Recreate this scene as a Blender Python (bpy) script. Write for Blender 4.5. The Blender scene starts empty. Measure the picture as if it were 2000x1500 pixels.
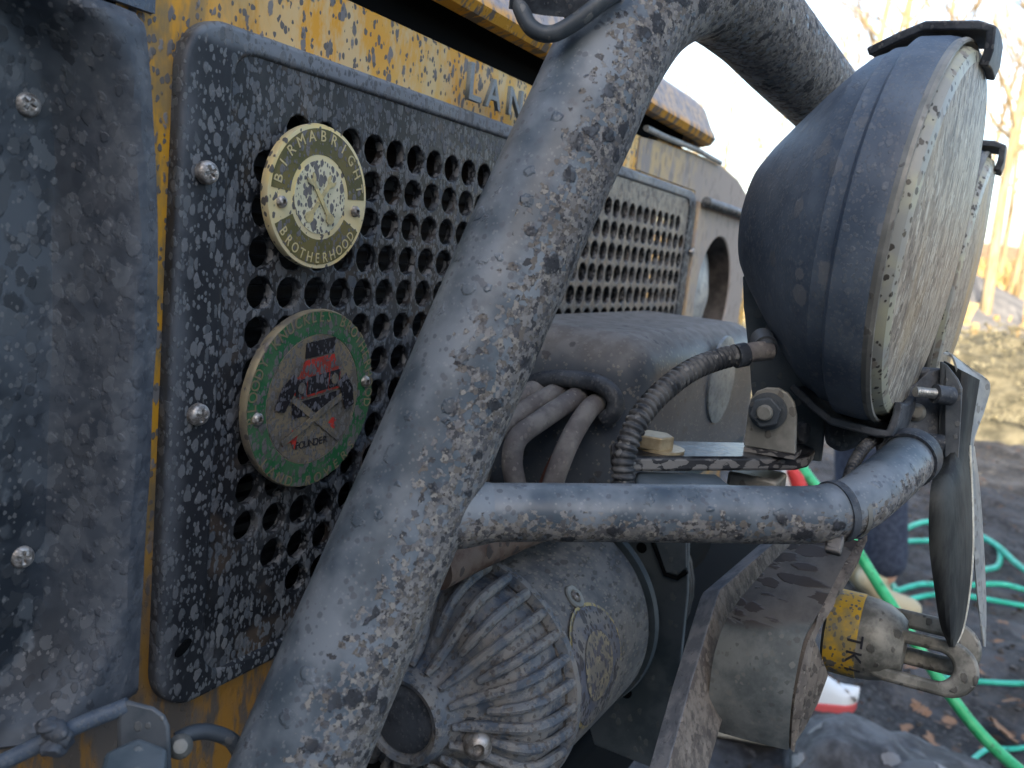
import bpy, bmesh, math, random
from mathutils import Vector, Matrix, noise
from math import pi, sin, cos, radians, tau
sc = bpy.context.scene
random.seed(11)

# ------------------------------------------------------------------ camera, sky, sun, exposure
CAM = Vector((0, -.362, 1.1))
ROT = Matrix(((0.48183404, 0.08805768, -0.87185669), (-0.86989992, 0.1665786, -0.46397759), (0.10434286, 0.98194146, 0.15688823)))
FPX = 1676.0
cd = bpy.data.cameras.new('camera'); cam = bpy.data.objects.new('camera', cd); sc.collection.objects.link(cam)
cam.matrix_world = Matrix.Translation(CAM) @ ROT.to_4x4()
cd.sensor_width = 36; cd.lens = 36 * FPX / 2000; cd.clip_start = .02; cd.clip_end = 2000
cd.dof.use_dof = True; cd.dof.focus_distance = .50; cd.dof.aperture_fstop = 11.5
sc.camera = cam
SUN_EL, SUN_AZ = radians(21), radians(196)      # azimuth: direction towards the sun, from +X counter-clockwise
w = bpy.data.worlds.new('World'); sc.world = w; w.use_nodes = True
nt = w.node_tree; bg = nt.nodes['Background']
sky = nt.nodes.new('ShaderNodeTexSky'); sky.sky_type = 'NISHITA'; sky.sun_disc = False
sky.sun_elevation = SUN_EL; sky.sun_rotation = pi / 2 - SUN_AZ
sky.air_density = 1.0; sky.dust_density = 3.0; sky.ozone_density = .6
nt.links.new(sky.outputs[0], bg.inputs[0]); bg.inputs[1].default_value = .15
sd = bpy.data.lights.new('sun', 'SUN'); so = bpy.data.objects.new('sun', sd); sc.collection.objects.link(so)
sd.energy = 2.3; sd.angle = radians(.5); sd.color = (1, .9, .74)
sv = Vector((cos(SUN_EL) * cos(SUN_AZ), cos(SUN_EL) * sin(SUN_AZ), sin(SUN_EL)))
so.rotation_euler = sv.to_track_quat('Z', 'Y').to_euler()
sc.view_settings.view_transform = 'Standard'; sc.view_settings.look = 'None'
sc.view_settings.exposure = 1.95; sc.view_settings.gamma = 1; sc.view_settings.use_curve_mapping = False

# ------------------------------------------------------------------ measuring helpers: a pixel of the photograph to a point in the place
def ray(px, py): return ROT @ Vector(((px - 1000) / FPX, -(py - 750) / FPX, -1))
def at(px, py, z): return CAM + ray(px, py) * z
def onp(ax, px, py, v):
    d = ray(px, py); return CAM + d * ((v - CAM[ax]) / d[ax])
def onY(px, py, y=0): return onp(1, px, py, y)
def onX(px, py, x): return onp(0, px, py, x)
def onZ(px, py, z=0): return onp(2, px, py, z)

# ------------------------------------------------------------------ object helpers
def link(o):
    sc.collection.objects.link(o); return o
def tag(o, label=None, cat=None, group=None, kind=None):
    for k, v in (('label', label), ('category', cat), ('group', group), ('kind', kind)):
        if v: o[k] = v
    return o
def thing(name, label, cat, loc=(0, 0, 0), group=None):
    o = bpy.data.objects.new(name, None); o.location = loc; link(o); o.empty_display_size = .1
    return tag(o, label, cat, group)
def par(o, p):
    if p:
        o.parent = p
        bpy.context.view_layer.update() if False else None
        o.matrix_parent_inverse = wm(p).inverted()
    return o
_wm = {}
def wm(p):
    m = Matrix.LocRotScale(p.location, p.rotation_euler, p.scale)
    if p.parent: return wm(p.parent) @ p.matrix_parent_inverse @ m
    return m
def obj(name, bm, m, parent=None, smooth=True, label=None, bev=0, seg=2, ang=35):
    me = bpy.data.meshes.new(name)
    if isinstance(bm, bmesh.types.BMesh):
        bmesh.ops.recalc_face_normals(bm, faces=bm.faces); bm.to_mesh(me); bm.free()
    else:
        me = bm
    if not me.materials: me.materials.append(m)
    o = bpy.data.objects.new(name, me); link(o); par(o, parent)
    if smooth:
        me.polygons.foreach_set('use_smooth', [True] * len(me.polygons))
        try: me.set_sharp_from_angle(angle=radians(ang))
        except Exception: pass
    if bev:
        b = o.modifiers.new('edge', 'BEVEL'); b.width = bev; b.segments = seg; b.limit_method = 'ANGLE'; b.angle_limit = radians(40)
    if label: o['label'] = label
    return o
def frame(d):
    d = Vector(d).normalized(); a = Vector((0, 0, 1)) if abs(d.z) < .9 else Vector((1, 0, 0))
    u = a.cross(d).normalized(); return u, d.cross(u).normalized(), d
def catmull(P, n=10, R=None):
    P = [Vector(p) for p in P]; R = R or [0] * len(P); out = []; rr = []
    Q = [P[0] * 2 - P[1]] + P + [P[-1] * 2 - P[-2]]
    for i in range(len(P) - 1):
        a, b, c, d = Q[i:i + 4]
        for k in range(n):
            t = k / n
            out.append(.5 * ((2 * b) + (c - a) * t + (2 * a - 5 * b + 4 * c - d) * t * t + (3 * b - a - 3 * c + d) * t ** 3))
            rr.append(R[i] * (1 - t) + R[i + 1] * t)
    out.append(P[-1]); rr.append(R[-1]); return out, rr
def tube(P, r, seg=24, bm=None, cap=True):
    bm = bm or bmesh.new(); n = len(P); P = [Vector(p) for p in P]
    if not isinstance(r, (list, tuple)): r = [r] * n
    t0 = (P[1] - P[0]).normalized(); u, v, _ = frame(t0); rings = []
    for i in range(n):
        t = (P[min(i + 1, n - 1)] - P[max(i - 1, 0)]).normalized()
        q = t0.rotation_difference(t); u = q @ u; u = (u - t * u.dot(t)).normalized(); v = t.cross(u); t0 = t
        rings.append([bm.verts.new(P[i] + (u * cos(tau * k / seg) + v * sin(tau * k / seg)) * r[i]) for k in range(seg)])
    for a, b in zip(rings, rings[1:]):
        for k in range(seg): bm.faces.new((a[k], a[(k + 1) % seg], b[(k + 1) % seg], b[k]))
    if cap: bm.faces.new(rings[0][::-1]); bm.faces.new(rings[-1])
    return bm
def lathe(c, d, prof, seg=48, bm=None, up=None):
    """prof: (distance along d, radius) pairs"""
    bm = bm or bmesh.new(); c = Vector(c); u, v, d = frame(d); rings = []
    for t, r in prof:
        if r < 1e-6: rings.append([bm.verts.new(c + d * t)])
        else: rings.append([bm.verts.new(c + d * t + (u * cos(tau * k / seg) + v * sin(tau * k / seg)) * r) for k in range(seg)])
    for a, b in zip(rings, rings[1:]):
        for k in range(seg):
            if len(a) == 1 and len(b) == 1: continue
            if len(a) == 1: bm.faces.new((a[0], b[(k + 1) % seg], b[k]))
            elif len(b) == 1: bm.faces.new((a[k], a[(k + 1) % seg], b[0]))
            else: bm.faces.new((a[k], a[(k + 1) % seg], b[(k + 1) % seg], b[k]))
    return bm
def prism(poly, vec, bm=None):
    bm = bm or bmesh.new(); vec = Vector(vec)
    a = [bm.verts.new(p) for p in poly]; b = [bm.verts.new(Vector(p) + vec) for p in poly]; n = len(a)
    bm.faces.new(a); bm.faces.new(b[::-1])
    for i in range(n): bm.faces.new((a[i], b[i], b[(i + 1) % n], a[(i + 1) % n]))
    return bm
def box(c, s, bm=None, R=None):
    bm = bm or bmesh.new(); m = Matrix.Translation(Vector(c)) @ (R.to_4x4() if R else Matrix()) @ Matrix.Diagonal((*s, 1))
    bmesh.ops.create_cube(bm, size=1, matrix=m); return bm
def hexa(c, d, r, h, bm=None, n=6, rot=0):
    u, v, d = frame(d)
    return prism([Vector(c) + (u * cos(tau * k / n + rot) + v * sin(tau * k / n + rot)) * r for k in range(n)], d * h, bm)
def grid_surf(rows, bm=None):
    bm = bm or bmesh.new(); V = [[bm.verts.new(p) for p in r] for r in rows]
    for a, b in zip(V, V[1:]):
        for k in range(len(a) - 1): bm.faces.new((a[k], a[k + 1], b[k + 1], b[k]))
    return bm
def sheet(rows, th, bm=None):
    """a surface given as rows of points, thickened both ways"""
    n, m = len(rows), len(rows[0]); N = []
    for i in range(n):
        N.append([])
        for j in range(m):
            a = rows[min(i + 1, n - 1)][j] - rows[max(i - 1, 0)][j]; b = rows[i][min(j + 1, m - 1)] - rows[i][max(j - 1, 0)]
            N[-1].append(a.cross(b).normalized() * th / 2)
    bm = bm or bmesh.new()
    A = [[bm.verts.new(rows[i][j] + N[i][j]) for j in range(m)] for i in range(n)]
    B = [[bm.verts.new(rows[i][j] - N[i][j]) for j in range(m)] for i in range(n)]
    for G in (A, B):
        for i in range(n - 1):
            for j in range(m - 1): bm.faces.new((G[i][j], G[i][j + 1], G[i + 1][j + 1], G[i + 1][j]))
    rim = [(0, j) for j in range(m)] + [(i, m - 1) for i in range(1, n)] + [(n - 1, j) for j in range(m - 2, -1, -1)] + [(i, 0) for i in range(n - 2, 0, -1)]
    for k in range(len(rim)):
        (i, j), (p, q) = rim[k], rim[(k + 1) % len(rim)]
        bm.faces.new((A[i][j], A[p][q], B[p][q], B[i][j]))
    return bm
def rrect(x0, z0, x1, z1, r, n=7):
    out = []
    for cx, cz, a in ((x1 - r, z1 - r, 0), (x0 + r, z1 - r, pi / 2), (x0 + r, z0 + r, pi), (x1 - r, z0 + r, 1.5 * pi)):
        for k in range(n + 1): out.append((cx + r * cos(a + pi / 2 * k / n), cz + r * sin(a + pi / 2 * k / n)))
    return out
def curve2mesh(cu, mat4):
    o = bpy.data.objects.new('tmp', cu); link(o)
    dg = bpy.context.evaluated_depsgraph_get(); dg.update()
    me = bpy.data.meshes.new_from_object(o.evaluated_get(dg)); bpy.data.objects.remove(o); me.transform(mat4); return me
XZ = Matrix(((1, 0, 0, 0), (0, 0, -1, 0), (0, 1, 0, 0), (0, 0, 0, 1)))    # drawing plane (x, y, out) to (X, Z, -Y)
def plate2d(outer, holes, yf, th, bev=0, res=1, M4=None):
    """filled outline with holes; front face at y = yf, thickness th going back"""
    cu = bpy.data.curves.new('c', 'CURVE'); cu.dimensions = '2D'; cu.fill_mode = 'BOTH'
    cu.extrude = th / 2 - bev; cu.bevel_depth = bev; cu.bevel_resolution = res; cu.offset = -bev
    for pts in [outer] + holes:
        s = cu.splines.new('POLY'); s.points.add(len(pts) - 1); s.use_cyclic_u = True
        for i, (x, z) in enumerate(pts): s.points[i].co = (x, z, 0, 1)
    base = M4 or Matrix.Translation((0, yf, 0)) @ XZ
    return curve2mesh(cu, base @ Matrix.Translation((0, 0, -th / 2)))
_gl = {}
def glyph(ch, ext=.02, bev=0):
    k = (ch, ext, bev)
    if k not in _gl:
        cu = bpy.data.curves.new('t', 'FONT'); cu.body = ch; cu.size = 1; cu.extrude = ext; cu.bevel_depth = bev; cu.align_x = 'CENTER'; cu.resolution_u = 3
        _gl[k] = curve2mesh(cu, Matrix())
    return _gl[k]

# ------------------------------------------------------------------ materials
class G:
    def __init__(s, name):
        s.m = bpy.data.materials.new(name); s.m.use_nodes = True; s.t = s.m.node_tree; s.b = s.t.nodes['Principled BSDF']
        s.co = s.n('ShaderNodeTexCoord').outputs['Object']
    def n(s, ty, **k):
        x = s.t.nodes.new(ty)
        for a, b in k.items(): setattr(x, a, b)
        return x
    def set(s, i, v):
        if hasattr(v, 'is_linked'): s.t.links.new(v, i)
        else: i.default_value = v
    def mth(s, op, a, b=0, c=0):
        x = s.n('ShaderNodeMath', operation=op); s.set(x.inputs[0], a); s.set(x.inputs[1], b); s.set(x.inputs[2], c); return x.outputs[0]
    def mr(s, v, a, b, c=0, d=1, it='SMOOTHSTEP'):
        x = s.n('ShaderNodeMapRange', interpolation_type=it)
        for i, q in enumerate((v, a, b, c, d)): s.set(x.inputs[i], q)
        return x.outputs[0]
    def mp(s, v, sc_=(1, 1, 1), loc=(0, 0, 0), rot=(0, 0, 0)):
        x = s.n('ShaderNodeMapping'); s.set(x.inputs[0], v); x.inputs[1].default_value = loc; x.inputs[2].default_value = rot; x.inputs[3].default_value = sc_; return x.outputs[0]
    def noi(s, v, scale, det=3, rough=.55, out='Fac', dist=0):
        x = s.n('ShaderNodeTexNoise'); s.set(x.inputs['Vector'], v); x.inputs['Scale'].default_value = scale; x.inputs['Detail'].default_value = det
        x.inputs['Roughness'].default_value = rough; x.inputs['Distortion'].default_value = dist; return x.outputs[out]
    def warp(s, v, scale, amt):
        c = s.noi(v, scale, 2, .6, 'Color'); x = s.n('ShaderNodeVectorMath', operation='MULTIPLY_ADD'); s.set(x.inputs[0], c)
        x.inputs[1].default_value = (amt,) * 3; s.set(x.inputs[2], v); return x.outputs[0]
    def mix(s, f, a, b, mode='MIX'):
        x = s.n('ShaderNodeMix', data_type='RGBA', blend_type=mode); s.set(x.inputs[0], f)
        for i, q in ((6, a), (7, b)): s.set(x.inputs[i], (*q, 1) if isinstance(q, tuple) and len(q) == 3 else q)
        return x.outputs[2]
    def splat(s, scale, amount=.5, size=.5, stretch=(1, 1, 1), off=(0, 0, 0), warp=.35, rot=(0, 0, 0), soft=.06):
        """irregular splashes: voronoi cells with a random radius, ragged by noise"""
        v = s.mp(s.co, tuple(scale * q for q in stretch), off, rot); v = s.warp(v, 1.6, warp); v = s.warp(v, 6, warp * .28)
        x = s.n('ShaderNodeTexVoronoi'); s.set(x.inputs['Vector'], v); x.inputs['Scale'].default_value = 1
        sp = s.n('ShaderNodeSeparateColor'); s.set(sp.inputs[0], x.outputs['Color'])
        r = s.mr(sp.outputs[0], 1 - amount, 1, 0, size, 'LINEAR')
        on = s.mth('GREATER_THAN', sp.outputs[0], 1 - amount)
        r = s.mth('ADD', r, size * .35)
        dd = s.mth('SUBTRACT', r, x.outputs['Distance'])
        return s.mth('MULTIPLY', s.mr(dd, -soft, soft), on), sp.outputs[1]
    def grad(s, axis, a, b, nz=0, nscale=10):
        x = s.n('ShaderNodeVectorMath', operation='DOT_PRODUCT'); s.set(x.inputs[0], s.co); x.inputs[1].default_value = axis; v = x.outputs['Value']
        if nz: v = s.mth('ADD', v, s.mth('MULTIPLY', s.mth('SUBTRACT', s.noi(s.co, nscale, 3), .5), nz))
        return s.mr(v, a, b)
    def nrm(s, axis, a, b, nz=.5, nscale=25):
        ge = s.n('ShaderNodeNewGeometry'); x = s.n('ShaderNodeVectorMath', operation='DOT_PRODUCT'); s.set(x.inputs[0], ge.outputs['Normal']); x.inputs[1].default_value = axis
        v = x.outputs['Value']
        if nz: v = s.mth('ADD', v, s.mth('MULTIPLY', s.mth('SUBTRACT', s.noi(s.co, nscale, 3), .5), nz))
        return s.mr(v, a, b)
    def fin(s, col, rough=.7, met=0, h=None, bd=.0005, bs=1, spec=.4):
        s.set(s.b.inputs['Base Color'], (*col, 1) if isinstance(col, tuple) and len(col) == 3 else col)
        s.set(s.b.inputs['Roughness'], rough); s.set(s.b.inputs['Metallic'], met); s.b.inputs['Specular IOR Level'].default_value = spec
        if h is not None:
            x = s.n('ShaderNodeBump'); x.inputs['Strength'].default_value = bs; x.inputs['Distance'].default_value = bd; s.set(x.inputs['Height'], h); s.set(s.b.inputs['Normal'], x.outputs[0])
        return s.m
DUST = (.235, .245, .26); TAN = (.30, .275, .235); DARK = (.010, .012, .016); BRN = (.115, .082, .058); MUD = (.085, .09, .105)
def film(g, base, amt_lo=.35, amt_hi=.65, scale=20, col=DUST, k=1):
    f = g.mr(g.noi(g.mp(g.co, (1, 1, .6)), scale, 5, .6), amt_lo, amt_hi)
    return g.mix(g.mth('MULTIPLY', f, k), base, col), f

def m_grille():
    g = G('grille_plastic_mud')
    c, f = film(g, DARK, .42, .78, 14, (.10, .105, .115), .8)
    br = g.mr(g.noi(g.co, 22, 3), .52, .7); c = g.mix(g.mth('MULTIPLY', br, .55), c, BRN)
    fade = g.grad((.25, 0, 1), 1.21, 1.285, .12, 18)
    s1, t1 = g.splat(230, .55, .55, (1, 1, .62)); s2, t2 = g.splat(430, .6, .55, (1, 1, .6), (3, 1, 2)); s3, _ = g.splat(120, .25, .45, (1, 1, .6), (7, 2, 1), .5)
    c1 = g.mix(t1, (.075, .085, .10), (.165, .17, .175)); c = g.mix(g.mth('MULTIPLY', s2, .8), c, (.12, .13, .145)); c = g.mix(s1, c, c1); c = g.mix(g.mth('MULTIPLY', s3, .7), c, (.13, .135, .145))
    h = g.mth('ADD', s1, g.mth('ADD', s2, s3))
    far = g.mth('MULTIPLY', g.grad((1, 0, 0), .62, .9, .15, 15), g.nrm((0, -1, 0), .5, .9, 0)); c = g.mix(g.mth('MULTIPLY', far, .75), c, g.mix(g.mr(g.noi(g.co, 60, 4), .35, .65), (.13, .12, .11), (.24, .215, .18)))
    return g.fin(c, g.mr(s1, 0, 1, .42, .75), 0, h, .0004)
def m_frame():
    g = G('grille_rim_plastic')
    c, f = film(g, (.03, .034, .042), .3, .62, 30, (.17, .18, .20), .95)
    s1, t1 = g.splat(230, .5, .5, (1, 1, .6)); s2, _ = g.splat(430, .5, .5, (1, 1, .7), (4, 4, 4))
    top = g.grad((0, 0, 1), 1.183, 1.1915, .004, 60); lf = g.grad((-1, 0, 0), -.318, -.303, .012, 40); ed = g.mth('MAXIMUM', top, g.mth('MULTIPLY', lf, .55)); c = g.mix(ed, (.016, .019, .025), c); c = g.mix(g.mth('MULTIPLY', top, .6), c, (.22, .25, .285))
    c = g.mix(s2, c, (.13, .14, .15)); c = g.mix(g.mth('MULTIPLY', s1, .9), c, g.mix(t1, (.07, .08, .09), (.165, .17, .18)))
    return g.fin(c, g.mr(f, 0, 1, .38, .68), 0, g.mth('ADD', s1, s2), .0003)
def m_yellow(name='yellow_paint_mud', orange=0.0, dirt=.35, base=(.78, .36, .015)):
    g = G(name)
    lo = g.grad((.12, 0, 1), 1.0, 1.22, .12, 12)
    c = g.mix(g.mr(g.noi(g.co, 8, 4), .4, .62), base, (.76, .50, .13))
    sat = g.grad((1, 0, 0), .30, .40, .03, 20); film_ = g.mr(g.noi(g.mp(g.co, (1, 1, .4)), 45, 5, .7), .42, .6)
    c = g.mix(g.mth('MULTIPLY', g.mth('MULTIPLY', film_, .7), sat), g.mix(sat, g.mix(g.mr(g.noi(g.mp(g.co, (1, 1, .35)), 60, 4, .65), .42, .6), (.66, .31, .02), (.30, .19, .07)), c), (.70, .57, .33))
    s1, t1 = g.splat(185, dirt, .45, (1, 1, .5), warp=.6); s2, _ = g.splat(360, dirt * .8, .5, (1, 1, .7), (2, 5, 1))
    c = g.mix(s1, c, g.mix(t1, (.14, .125, .12), (.24, .22, .21))); c = g.mix(s2, c, (.13, .115, .105))
    shade_dirt = g.mix(g.mr(g.noi(g.mp(g.co, (1, 1, .25)), 75, 5, .65), .42, .58), (.34, .165, .03), (.115, .095, .08))
    shade_dirt = g.mix(g.mr(g.noi(g.mp(g.co, (1, 1, .5)), 30, 3), .45, .65), shade_dirt, (.14, .12, .105))
    low = g.grad((.12, 0, 1), .90, 1.03, .12, 10); c = g.mix(low, shade_dirt, c)  # lower part browned by dirt and by shade put into the colour
    return g.fin(c, .55, 0, g.mth('ADD', s1, s2), .0003)
def m_bonnet():
    g = G('yellow_bonnet_dusty')
    c = g.mix(g.mr(g.noi(g.mp(g.co, (1, 1, 1)), 70, 5, .65), .4, .6), (.46, .33, .22), (.26, .23, .23))
    s1, t1 = g.splat(190, .4, .5, (1, 1, .6)); c = g.mix(s1, c, (.2, .18, .18))
    lipz = g.grad((0, 0, 1), 1.268, 1.277, .008, 60)
    y = g.mix(g.mr(g.noi(g.mp(g.co, (1, .4, .4)), 110, 4, .6), .48, .56), (.62, .29, .02), (.16, .12, .09))
    c = g.mix(lipz, y, c)
    return g.fin(c, .5, 0, s1, .0003)
def m_frontmud():
    g = G('dusty_wing_paint')
    c = g.mix(g.mr(g.noi(g.mp(g.co, (1, 1, .5)), 55, 5, .65), .38, .62), (.50, .37, .19), (.27, .245, .23))
    c = g.mix(g.grad((1, 0, 0), .95, 1.3, .25, 8), c, (.31, .27, .245)); s1, _ = g.splat(120, .35, .5, (1, 1, .5)); c = g.mix(g.mth('MULTIPLY', s1, .6), c, (.2, .175, .16))
    return g.fin(c, .65, 0, s1, .0004)
def m_wing():
    g = G('dark_headlamp_surround')
    c = g.mix(g.mr(g.noi(g.co, 16, 4, .6), .36, .62), (.014, .02, .028), (.085, .10, .118))
    m = g.mr(g.noi(g.co, 9, 3), .42, .62)
    s1, t1 = g.splat(95, .62, .62, (1, 1, .8), warp=.6, soft=.12); s2, t2 = g.splat(190, .5, .55, (1, 1, .8), (5, 3, 1), warp=.6, soft=.1); s3, _ = g.splat(420, .2, .4, (1, 1, .8), (1, 8, 1), warp=.5)
    c = g.mix(g.mth('MULTIPLY', s1, .75), c, g.mix(t1, (.007, .009, .013), (.12, .135, .15)))
    c = g.mix(g.mth('MULTIPLY', s2, .7), c, g.mix(t2, (.012, .015, .02), (.13, .14, .15))); c = g.mix(g.mth('MULTIPLY', s3, .5), c, (.2, .2, .2))
    c = g.mix(g.mth('MULTIPLY', g.grad((1, 0, 0), .235, .275, .04, 25), .6), c, g.mix(g.mr(g.noi(g.co, 90, 4), .4, .6), (.06, .07, .09), (.12, .13, .15)))
    return g.fin(c, .55, 0, g.mth('ADD', s1, s2), .0003)
def m_tube(name='bull_bar_steel', side=(.35, -.88, -.35), k=2.0, lo=-.4, hi=.85):
    """dark powder coat under a blue grey dust film, thrown mud thicker on one side"""
    g = G(name)
    base = g.mix(g.mr(g.noi(g.co, 30, 4), .35, .65), (.055, .075, .095), (.175, .20, .225))
    base = g.mix(g.mth('MULTIPLY', g.mr(g.noi(g.mp(g.co, (3, 1, .5), rot=(0, .4, 0)), 26, 3), .55, .72), .5), base, (.035, .055, .085))
    side_ = g.nrm(side, lo, hi, .9, 26)
    v = g.warp(g.mp(g.co, (170 * k,) * 3), 1.4, .9); v = g.warp(v, 5, .4)
    x = g.n('ShaderNodeTexVoronoi'); g.set(x.inputs['Vector'], v); x.inputs['Scale'].default_value = 1
    sp = g.n('ShaderNodeSeparateColor'); g.set(sp.inputs[0], x.outputs['Color'])
    rp = g.n('ShaderNodeValToRGB'); rp.color_ramp.interpolation = 'CONSTANT'; g.set(rp.inputs[0], sp.outputs[0])
    stops = [(0, (.045, .046, .05)), (.10, (.09, .09, .095)), (.24, (.13, .115, .10)), (.38, (.17, .165, .16)), (.55, (.21, .205, .20)), (.78, (.255, .24, .215)), (.90, (.15, .145, .145))]
    e = rp.color_ramp.elements; e[0].position, e[0].color = 0, (*stops[0][1], 1); e[1].position, e[1].color = stops[1][0], (*stops[1][1], 1)
    for p, q in stops[2:]: n_ = e.new(p); n_.color = (*q, 1)
    s2, t2 = g.splat(330 * k, .5, .55, (1, 1, 1), (9, 2, 3), .5)
    tone = g.mix(s2, rp.outputs[0], g.mix(t2, (.05, .045, .045), (.28, .265, .24)))
    sh = g.mr(sp.outputs[1], g.mth('SUBTRACT', 1.03, side_), g.mth('SUBTRACT', 1.05, side_))
    c = g.mix(sh, base, tone)
    s3, _ = g.splat(60 * k, .16, .5, (1, 1, 1), (2, 7, 5), .7, soft=.1); c = g.mix(g.mth('MULTIPLY', s3, g.mr(side_, .05, .5)), c, (.03, .032, .038))
    s4, _ = g.splat(600, .25, .4, (1, 1, 1), (2, 7, 5), .3); c = g.mix(g.mth('MULTIPLY', s4, .22), c, (.34, .34, .33))
    s5, _ = g.splat(300, .3, .4, (1, 1, 1), (5, 1, 5), .3); c = g.mix(g.mth('MULTIPLY', s5, .6), c, (.06, .065, .08))
    return g.fin(c, g.mr(sh, 0, 1, .42, .8), 0, g.mth('ADD', g.mth('MULTIPLY', sh, g.mth('ADD', s2, sp.outputs[0])), s3), .0006, spec=.5)
def m_simple(name, a, b, scale=40, rough=.6, met=0, spl=None, bd=.0003, stretch=(1, 1, 1), lo=.38, hi=.62, spec=.4):
    g = G(name); n_ = g.noi(g.mp(g.co, stretch), scale, 5, .62); c = g.mix(g.mr(n_, lo, hi), a, b); h = n_
    if spl:
        for i, (s_, am, col, op) in enumerate(spl):
            q, t = g.splat(s_, am, .5, (1, 1, .75), (3 * i, i, 2), .45); c = g.mix(g.mth('MULTIPLY', q, op), c, g.mix(t, tuple(v * .7 for v in col), tuple(min(1, v * 1.25) for v in col))); h = g.mth('ADD', h, q)
    return g.fin(c, rough, met, h, bd, spec=spec)
def m_lens():
    g = G('muddy_lens_cover')
    n1 = g.noi(g.mp(g.co, (1, 1, .3)), 130, 5, .7); c = g.mix(g.mr(n1, .36, .64), (.14, .125, .11), (.42, .38, .31))
    s1, t1 = g.splat(420, .65, .6, (1, 1, .32), warp=.4); c = g.mix(s1, c, g.mix(t1, (.075, .065, .06), (.56, .54, .47)))
    s3, t3 = g.splat(800, .5, .5, (1, 1, .35), (3, 3, 3)); c = g.mix(g.mth('MULTIPLY', s3, .7), c, g.mix(t3, (.08, .07, .065), (.3, .28, .25)))
    c = g.mix(g.mr(g.noi(g.mp(g.co, (1, 1, .25)), 16, 3), .5, .7), c, (.40, .30, .17))
    return g.fin(c, .5, 0, g.mth('ADD', s1, n1), .0006)
def m_lensrim():
    g = G('pale_amber_lens_rim'); c = g.mix(g.mr(g.noi(g.co, 35, 3), .4, .6), (.40, .40, .30), (.30, .31, .29))
    s1, t1 = g.splat(380, .3, .5, (1, 1, .8)); c = g.mix(s1, c, (.07, .065, .055)); s2, _ = g.splat(190, .3, .5, (1, 1, .5), (4, 3, 2), .6); c = g.mix(g.mth('MULTIPLY', s2, .8), c, (.23, .2, .165))
    return g.fin(c, .35, 0, s1, .0002)
def m_drum(name, sides=True):
    g = G(name); base = g.mix(g.mr(g.noi(g.co, 45, 5, .65), .36, .62), (.085, .092, .105), (.185, .18, .175))
    s1, t1 = g.splat(260, .35, .5, (.5, 1, 1), (1, 1, 1), .5); c = g.mix(g.mth('MULTIPLY', s1, .8), base, g.mix(t1, (.05, .05, .055), (.09, .085, .08)))
    s2, t2 = g.splat(420, .3, .5, (.6, 1, 1), (5, 1, 1), .5); c = g.mix(g.mth('MULTIPLY', s2, .7), c, (.24, .225, .2))
    return g.fin(c, .62, 0, g.mth('ADD', s1, s2), .0003)
def m_ribs():
    g = G('ribbed_cast_alloy_mud'); base = g.mix(g.mr(g.noi(g.co, 40, 4, .6), .4, .6), (.07, .09, .12), (.145, .16, .18))
    crest = g.nrm((-.6, -.5, .62), .1, .8, .7, 60); m = g.mr(g.noi(g.co, 70, 5, .7), .42, .58)
    c = g.mix(g.mth('MULTIPLY', m, .75), base, (.235, .225, .21)); s1, t1 = g.splat(330, .35, .5, warp=.5); c = g.mix(g.mth('MULTIPLY', s1, .7), c, g.mix(t1, (.055, .055, .06), (.13, .11, .09)))
    return g.fin(c, .55, 0, g.mth('ADD', m, s1), .0004)
def m_ground():
    g = G('dark_wet_soil'); n1 = g.noi(g.co, 3.2, 8, .7); n2 = g.noi(g.co, 45, 4, .7)
    c = g.mix(g.mr(n1, .4, .62), (.022, .021, .021), (.085, .085, .088)); c = g.mix(g.mr(n2, .5, .66), c, (.085, .082, .08)); 
    s, t = g.splat(28, .18, .4, warp=.6); c = g.mix(g.mth('MULTIPLY', s, .6), c, (.11, .06, .035))
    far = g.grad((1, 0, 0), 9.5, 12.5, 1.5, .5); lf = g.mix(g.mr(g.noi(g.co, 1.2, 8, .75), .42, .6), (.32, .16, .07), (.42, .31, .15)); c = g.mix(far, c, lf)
    return g.fin(c, .8, 0, n2, .01)
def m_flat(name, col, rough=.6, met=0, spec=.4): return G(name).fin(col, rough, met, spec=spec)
def m_brass():
    g = G('gold_badge_face'); c = g.mix(g.mr(g.noi(g.co, 30, 3), .4, .6), (.88, .70, .33), (.78, .68, .42)); s1, _ = g.splat(330, .4, .5, (1, 1, .7)); c = g.mix(s1, c, (.15, .14, .13))
    return g.fin(c, .38, 0.35, s1, .0002)
def m_badge(name, a, b, mud=.35, sc_=260, mc=(.15, .145, .145), rough=.45):
    g = G(name); c = g.mix(g.mr(g.noi(g.co, 60, 4), .42, .58), a, b); s1, _ = g.splat(sc_, mud, .5, (1, 1, .62)); s2, _ = g.splat(sc_ * 2.1, mud, .45, (1, 1, .7), (4, 1, 1))
    c = g.mix(s1, c, mc); c = g.mix(s2, c, tuple(v * .8 for v in mc)); return g.fin(c, rough, 0, g.mth('ADD', s1, s2), .0002)

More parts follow.
